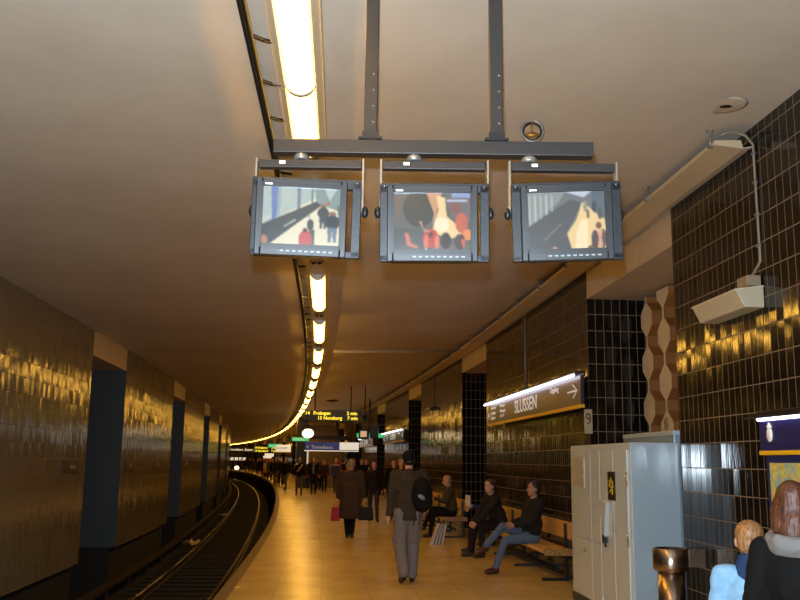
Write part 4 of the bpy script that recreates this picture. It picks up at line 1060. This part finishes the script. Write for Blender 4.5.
# --- man with backpack, nearest walker
pw = at(13.12, 2.42)
def pack(t, k, tips, P, up, Nk):
    mb = MB(); c = Vector((.165, -.17, 1.19))
    mb.ball(c, (.15, .13, .24), 16, 12); mb.ball(c + Vector((.02, -.06, -.10)), (.125, .09, .12), 14, 10); mb.ball(c + Vector((0, .03, .12)), (.13, .10, .12), 14, 10)
    bp = link('backpack', evaluated(mb, 'backpack', .014, 6, cloth('pack_black', (17, 17, 19)), disp=.02), t)
    obj('grey_patch', MB().ball(c + Vector((-.03, -.148, -.02)), (.06, .012, .03), 12, 8, R=Matrix.Rotation(.5, 4, 'Y')), mat('grey_reflective_patch', (120, 126, 134), .4), bp)
    st = MB()
    st.tube([c + Vector((-.02, .06, .22)), Vector((.16, -.03, 1.50)), Vector((.17, .10, 1.44)), Vector((.16, .15, 1.30))], .02, 8)
    obj('strap', st, M_black, bp)
    ds = MB()
    for x in (-.10, -.03, .05): ds.tube([c + Vector((x, -.08, -.18)), c + Vector((x - .02, -.11, -.30)), c + Vector((x - .03, -.10, -.40))], .008, 6)
    obj('dangling_strap', ds, M_black, bp)
person(pw, head(13) + .05, 'person in olive jacket and baggy grey trousers walking away with a black backpack', 1.82, 'walk', coat=('olive_brown', (66, 56, 44)), pants=('baggy_grey', (128, 120, 116)),
       beanie=('cap_black', (18, 17, 18)), hair='black', baggy=1.45, detail=2, feet={-1: (-.07, -.12, .13), 1: (.07, .12, .09)}, hands={-1: (-.27, .06, .80), 1: (.25, .12, .95)}, extras=pack, build=1.08)
# --- old man with bags
def bags(t, k, tips, P, up, Nk):
    for s, nm, col, w, h, m in ((-1, 'red_bag', (170, 44, 56), .20, .30, 'bag_red'), (1, 'black_bag', (20, 19, 20), .34, .28, 'bag_black')):
        p = hand_pt(tips, s) * k; c = p + Vector((.03 * s, 0, -.10 - h / 2))
        b = obj(nm, MB().prism([(c.x - w / 2, c.z - h / 2), (c.x + w / 2, c.z - h / 2), (c.x + w * .42, c.z + h / 2), (c.x - w * .42, c.z + h / 2)], 'y', c.y - .06, c.y + .06), cloth(m, col, .5), t, bevel=.02)
        obj('bag_handle', MB().tube([c + Vector((-w * .25, 0, h / 2)), p + Vector((-.02, 0, 0)), p + Vector((.02, 0, 0)), c + Vector((w * .25, 0, h / 2))], .008, 6), M_black if s > 0 else cloth(m, col), b)
person(at(20.4, 2.97), head(20), 'grey-haired person in long brown coat walking away with red and black bags', 1.70, 'walk', coat=('coat_brown', (72, 54, 44)), coatlen=.36, hair='grey', pants=('black', (20, 19, 21)),
       build=1.3, baggy=1.15, detail=1, feet={-1: (-.045, .10, .09), 1: (.035, -.10, .12)}, hands={-1: (-.30, .02, .80), 1: (.32, .0, .80)}, extras=bags)
# --- dark pair
person(at(25.9, 2.05), head(26) + PI, 'long-haired person in a dark jacket and grey trousers walking towards the camera beside another', 1.66, 'walk', coat=('plum_black', (40, 30, 34)), hair='black', hairlen=.16, pants=('grey_blue', (58, 54, 62)), phase=-1, detail=1, face=True, group=None)
person(at(27.2, 1.35), head(26) + PI, 'person all in black walking towards the camera just right of the long-haired one', 1.72, 'walk', coat=('black_a', (20, 18, 20)), coatlen=.15, hair='dark', pants=('black', (20, 19, 21)), detail=1, face=True, build=1.1)
person(at(28.6, 2.62), head(28) + PI, 'person in a magenta top half hidden behind the long brown coat', 1.62, 'stand', coat=('magenta', (170, 30, 76)), hair='dark', hairlen=.1, pants=('dark_blue', (28, 32, 48)), detail=1)
person(at(22.8, 1.62), head(22) + PI, 'person with a pale face glimpsed behind the head of the backpack walker', 1.74, 'stand', coat=('dark_blue_b', (28, 30, 44)), hair='blond', pants=('black', (20, 19, 21)), detail=1, face=True)
# --- seated people (facing the track)
def seat(s, d, *a, turn=0.0, **kw):
    return person(at(s, d), head(s) + PI / 2 + turn, *a, pose='sit', **kw)
def tote(t, k, tips, P, up, Nk):
    pass
seat(14.30, .40, 'person in blue jeans and black jacket sitting cross-legged at the near bench end', 1.78, turn=.12, build=1.22, hair='dark', coat=('black_green', (38, 36, 31)), pants=('jeans', (92, 110, 138)), shoes=(70, 34, 28),
     pelvis=(0, .02, .55), lean=-.12, yaw=.15, feet={-1: (-.08, .60, .09), 1: (-.02, .74, .40)}, hands={-1: (-.10, .30, .70), 1: (.05, .30, .72)}, detail=2, face=True, skin='tan')
seat(16.65, .42, 'dark-clad person leaning forward with elbows on knees on the near bench', 1.78, turn=.25, build=1.15, hair='brown', coat=('black_brown', (40, 34, 29)), pants=('dark_brown', (36, 31, 28)), shoes=(60, 44, 34),
     lean=.38, yaw=.55, feet={-1: (-.14, .42, .09), 1: (.12, .52, .09)}, hands={-1: (-.06, .52, .56), 1: (.05, .52, .58)}, detail=2, face=True)
def sheet(t, k, tips, P, up, Nk):
    p = (hand_pt(tips, -1) + hand_pt(tips, 1)) * .5 * k
    obj('newspaper', MB().box(p + Vector((-.10, .02, .08)), (.18, .012, .2), Matrix.Rotation(.3, 3, 'Z')).box(p + Vector((.08, .02, .08)), (.18, .012, .2), Matrix.Rotation(-.3, 3, 'Z')), mat('newsprint', (206, 200, 186), .8), t)
seat(17.25, .40, 'person in a blue top reading a white sheet, mostly hidden behind the forward-leaning one', 1.72, hair='brown', coat=('blue_top', (34, 58, 104)), pants=('denim_dark', (30, 36, 52)), lean=.12, hands={-1: (-.09, .44, .86), 1: (.09, .44, .86)}, detail=1, extras=sheet)
seat(20.75, .68, 'balding person in an olive coat sitting on the second bench reading', 1.76, hair='bald', coat=('olive_green', (74, 68, 50)), pants=('black', (20, 19, 21)), lean=.12, nod=.2, hands={-1: (-.07, .40, .84), 1: (.07, .40, .84)}, feet={-1: (-.1, .5, .09), 1: (.0, .62, .24)}, detail=1, build=1.1, extras=sheet)
# paper carrier bag by the second bench
t = thing('carrier_bag', 'white and grey striped carrier bag on the floor by the end of the second bench', 'bag', at(18.9, 1.28, 0), .2)
cb = MB().prism([(-.14, .0), (.12, 0), (.20, .40), (.02, .42)], 'y', -.05, .05)
bo = obj('bag_body', cb, mat('white_paper_bag', (196, 190, 186), .6), t)
for i in range(3): obj('stripe', MB().prism([(-.09 + i * .07, .0), (-.06 + i * .07, 0), (.08 + i * .04, .405), (.055 + i * .04, .405)], 'y', -.054, .054), mat('stripe_grey_blue', (110, 104, 122), .6), bo)
obj('bag_handle', MB().tube([(.05, 0, .4), (.1, 0, .5), (.16, 0, .4)], .006, 6), mat('stripe_red', (170, 70, 60), .6), t)

# --- two in front of the map
def hood(t, k, tips, P, up, Nk):
    mb = MB(); c = Nk * k
    mb.ball(c + Vector((0, -.05, -.03)), (.12, .07, .055), 16, 10, R=Matrix.Rotation(.25, 4, 'X')); mb.tube([c + Vector((.10 * math.cos(a), .09 * math.sin(a) - .02, .0 + .015 * math.sin(a))) for a in [2 * PI * i / 14 for i in range(14)]], .035, 8, closed=True)
    link('hood', evaluated(mb, 'hood', .012, 6, cloth('grey_hood', (118, 116, 116)), disp=.02), t)
person((1.765, 4.10, 0), -.45, 'person with brown hair, grey hood and black top at the map board', 1.60, 'stand', hair='brown', hairlen=.065, build=.9, coat=('black_jersey', (9, 9, 10)), pants=('denim_dark', (30, 36, 52)), detail=2, yaw=-.1, nod=.05, extras=hood)
def collar(t, k, tips, P, up, Nk):
    mb = MB(); c = Nk * k; cap(mb, c - Vector((0, 0, .05)), c + Vector((0, 0, .012)), .092, .070, 16)
    link('collar', evaluated(mb, 'collar', .01, 4, cloth('navy_collar', (34, 58, 96))), t)
person((1.735, 4.56, 0), -.35, 'child with dark blond hair in a pale blue jacket with a navy collar', 1.395, 'stand', hair='blond', coat=('pale_blue', (132, 176, 214)), pants=('dark_blue', (28, 32, 48)), detail=2, extras=collar, build=.98, yaw=.1)

# --- middle distance
def strap(t, k, tips, P, up, Nk):
    obj('shoulder_strap', MB().tube([Vector((-.14, .10, 1.44)), Vector((0, .16, 1.25)), Vector((.12, .14, 1.1))], .03, 8), mat('tan_strap', (190, 150, 110), .6), t)
    obj('sleeve_trim', MB().tube([Vector((.10, .08, 1.48)), Vector((.2, .02, 1.42)), Vector((.24, 0, 1.25))], .045, 8), cloth('cream', (214, 200, 170)), t)
person(at(44.4, 3.80), head(44) + PI, 'person in a black top with a tan shoulder strap and grey trousers facing the camera', 1.80, 'stand', coat=('black_b', (24, 22, 22)), pants=('mid_grey', (98, 90, 88)), hair='dark', detail=1, face=True, extras=strap)
person(at(46.0, 3.05), head(46) + PI, 'person in a long dark coat with a pale blue scarf walking towards the camera', 1.80, 'walk', coat=('black_c', (26, 24, 28)), coatlen=.3, pants=('black', (20, 19, 21)), hair='dark', detail=1, face=True,
       extras=lambda t, k, tips, P, up, Nk: obj('scarf', MB().box((.03, .17, 1.2), (.09, .02, .42)).box((0, .12, 1.45), (.16, .1, .06)), cloth('scarf_blue', (112, 128, 144)), t, bevel=.01))
def board(t, k, tips, P, up, Nk):
    obj('folder', MB().box((.06, .24, 1.12), (.42, .03, .58)), M_black, t); obj('folder_edge', MB().box((.06, .24, 1.42), (.44, .035, .03)), M_white, t)
person(at(47.6, 1.82), head(48) + PI, 'person in a red jacket carrying a large black folder with a white top edge', 1.80, 'walk', coat=('red_jacket', (176, 36, 40)), pants=('grey_olive', (74, 66, 56)), hair='blond', detail=1, face=True, extras=board)
person(at(49.0, 2.35), head(48) + PI, 'person in a dark striped top walking left of the red jacket with the folder', 1.66, 'walk', coat=('plum', (62, 36, 48)), pants=('black', (20, 19, 21)), hair='blond', hairlen=.1, detail=1)
person(at(41.0, .95), head(41) + PI, 'person in a black coat with a pale yellow scarf right of the red jacket', 1.75, 'walk', coat=('black_d', (22, 21, 22)), coatlen=.2, pants=('black', (20, 19, 21)), hair='dark', detail=1,
       extras=lambda t, k, tips, P, up, Nk: obj('scarf', MB().box((-.12, .17, 1.1), (.06, .02, .6)), cloth('pale_yellow', (206, 196, 130)), t, bevel=.01))
person(at(46.5, 1.0), head(46) + PI, 'person with a red cap between the red jacket and the black coat', 1.72, 'stand', coat=('maroon', (96, 30, 34)), pants=('dark_blue', (28, 32, 48)), hair='dark', beanie=('cap_red', (190, 60, 50)), detail=1)
# --- the far crowd
crowd = [
 (59.5, 4.15, 'wine', 'grey', 1.70, 'grey-haired person in a wine-dark coat just left of the dark column', 0),
 (60.5, 4.55, 'black', 'black', 1.80, 'tall person in black, right one of the close pair by the platform edge', 1),
 (60.2, 4.72, 'coal', 'black', 1.76, 'person in coal-black jacket, left one of the close pair by the platform edge', 1),
 (63.0, 4.35, 'pink', 'dark', 1.66, 'person in a pink top in the group under the white lit board', 0),
 (66.0, 4.5, 'brown', 'brown', 1.70, 'person in a brown jacket behind the close dark pair', 0),
 (70.0, 4.7, 'green', 'dark', 1.74, 'person in a dark green coat left of the close dark pair', 1),
 (73.0, 4.3, 'black', 'dark', 1.78, 'tall black-coated person under the farther green exit sign', 0),
 (76.0, 4.75, 'grey', 'blond', 1.68, 'blond person in a grey coat in the middle of the far crowd', 0),
 (80.0, 4.6, 'coal', 'black', 1.74, 'person in a coal-dark coat in the middle of the far crowd', 1),
 (84.0, 4.75, 'cream', 'blond', 1.64, 'person in a cream top right of the red stand', 1),
 (87.0, 4.5, 'navy', 'dark', 1.74, 'person in a navy coat right of the red stand', 0),
 (89.5, 4.75, 'black', 'black', 1.78, 'tall person in black standing right beside the red stand', 0),
 (97.0, 4.7, 'coal', 'black', 1.76, 'coal-coated person left beside the red stand', 1),
 (101.0, 4.75, 'brown', 'dark', 1.70, 'brown-coated person a step left of the red stand', 0),
 (105.0, 4.4, 'black', 'dark', 1.74, 'black-coated person below the far amber departure board', 1),
 (108.0, 4.75, 'wine', 'brown', 1.66, 'person in wine-dark clothes in the farthest group', 0),
 (112.0, 4.5, 'black', 'grey', 1.76, 'grey-haired person in black in the farthest group', 0),
 (115.0, 4.75, 'navy', 'black', 1.78, 'tall navy-coated person in the farthest group', 1),
 (119.0, 4.4, 'green', 'dark', 1.70, 'green-coated person under the farthest white-lettered board', 0),
 (122.0, 4.7, 'black', 'dark', 1.75, 'black-coated person under the farthest white-lettered board', 1),
 (126.0, 4.5, 'coal', 'blond', 1.68, 'blond person in coal-black near the left end of the crowd', 0),
 (130.0, 4.7, 'brown', 'black', 1.76, 'brown-coated person near the left end of the crowd', 0),
 (136.0, 4.5, 'black', 'black', 1.78, 'tall person in black at the left end of the crowd', 0),
 (142.0, 4.7, 'wine', 'dark', 1.70, 'farthest person of the crowd, wine-coated, beside the left wall end', 0),
 (53.6, 1.0, 'navy', 'dark', 1.72, 'person in navy walking in front of the stairs, right of the red jacket', 1),
 (54.4, 2.3, 'brown', 'blond', 1.66, 'fair-haired person in brown at the foot of the stairs', 0),
 (55.0, 2.8, 'wine', 'dark', 1.74, 'person in wine-dark coat just right of the dark column', 0),
 (52.0, 4.3, 'black', 'black', 1.74, 'person in black close behind the tan-strap walker', 1),
 (51.0, 2.55, 'red', 'brown', 1.62, 'small person in a red top at the foot of the stairs', 0),
 (39.0, 1.35, 'black', 'dark', 1.76, 'dark-coated person close behind the long brown coat, to its left', 1),
]
CC = {'black': (22, 20, 21), 'coal': (34, 32, 34), 'wine': (74, 28, 36), 'pink': (196, 44, 96), 'brown': (72, 52, 38), 'green': (38, 48, 36), 'grey': (96, 90, 88), 'cream': (206, 190, 160), 'navy': (28, 34, 56), 'red': (170, 44, 40)}
rc = random.Random(3)
for s, d, cn, hr, hh, lab, wk in crowd:
    away = rc.random() < .4
    person(at(s, d), head(s) + (0 if away else PI) + rc.uniform(-.5, .5), lab, hh, 'walk' if wk else 'stand', coat=('crowd_' + cn, CC[cn]), coatlen=rc.choice((0, .12, .25)), hair=hr, hairlen=rc.choice((0, 0, .12)),
           pants=rc.choice((('black', (20, 19, 21)), ('denim_dark', (30, 36, 52)), ('mid_grey', (98, 90, 88)))), detail=0, phase=rc.choice((-1, 1)), build=rc.uniform(.95, 1.15))

# ================================================================== LIGHT, CAMERA
w = bpy.data.worlds.new('World'); sc.world = w; w.use_nodes = True
w.node_tree.nodes['Background'].inputs['Color'].default_value = (.02, .015, .01, 1); w.node_tree.nodes['Background'].inputs['Strength'].default_value = .3
# the camera's own flash, a small lamp just above the lens
fl = bpy.data.lights.new('camera_flash', 'SPOT'); fl.energy = FLASH; fl.color = (.70, .86, 1.0); fl.shadow_soft_size = .02; fl.spot_size = math.radians(120); fl.spot_blend = .4
fo = bpy.data.objects.new('camera_flash', fl); C.objects.link(fo)
cam = bpy.data.cameras.new('camera'); co = bpy.data.objects.new('camera', cam); C.objects.link(co); sc.camera = co
F_, P_, R_ = 899.2, .1775, .0132
cam.sensor_fit = 'HORIZONTAL'; cam.sensor_width = 36; cam.lens = F_ / 800 * 36; cam.clip_start = .05; cam.clip_end = 400
rot = Matrix.Rotation(PI / 2 + P_, 4, 'X') @ Matrix.Rotation(R_, 4, 'Z')
co.matrix_world = Matrix.Translation((0, 0, 1.65)) @ rot
fo.matrix_world = Matrix.Translation((-.02, 0, 1.77)) @ rot
sc.view_settings.view_transform = 'Standard'; sc.view_settings.look = 'None'; sc.view_settings.gamma = 1; sc.view_settings.use_curve_mapping = False
sc.view_settings.exposure = 0
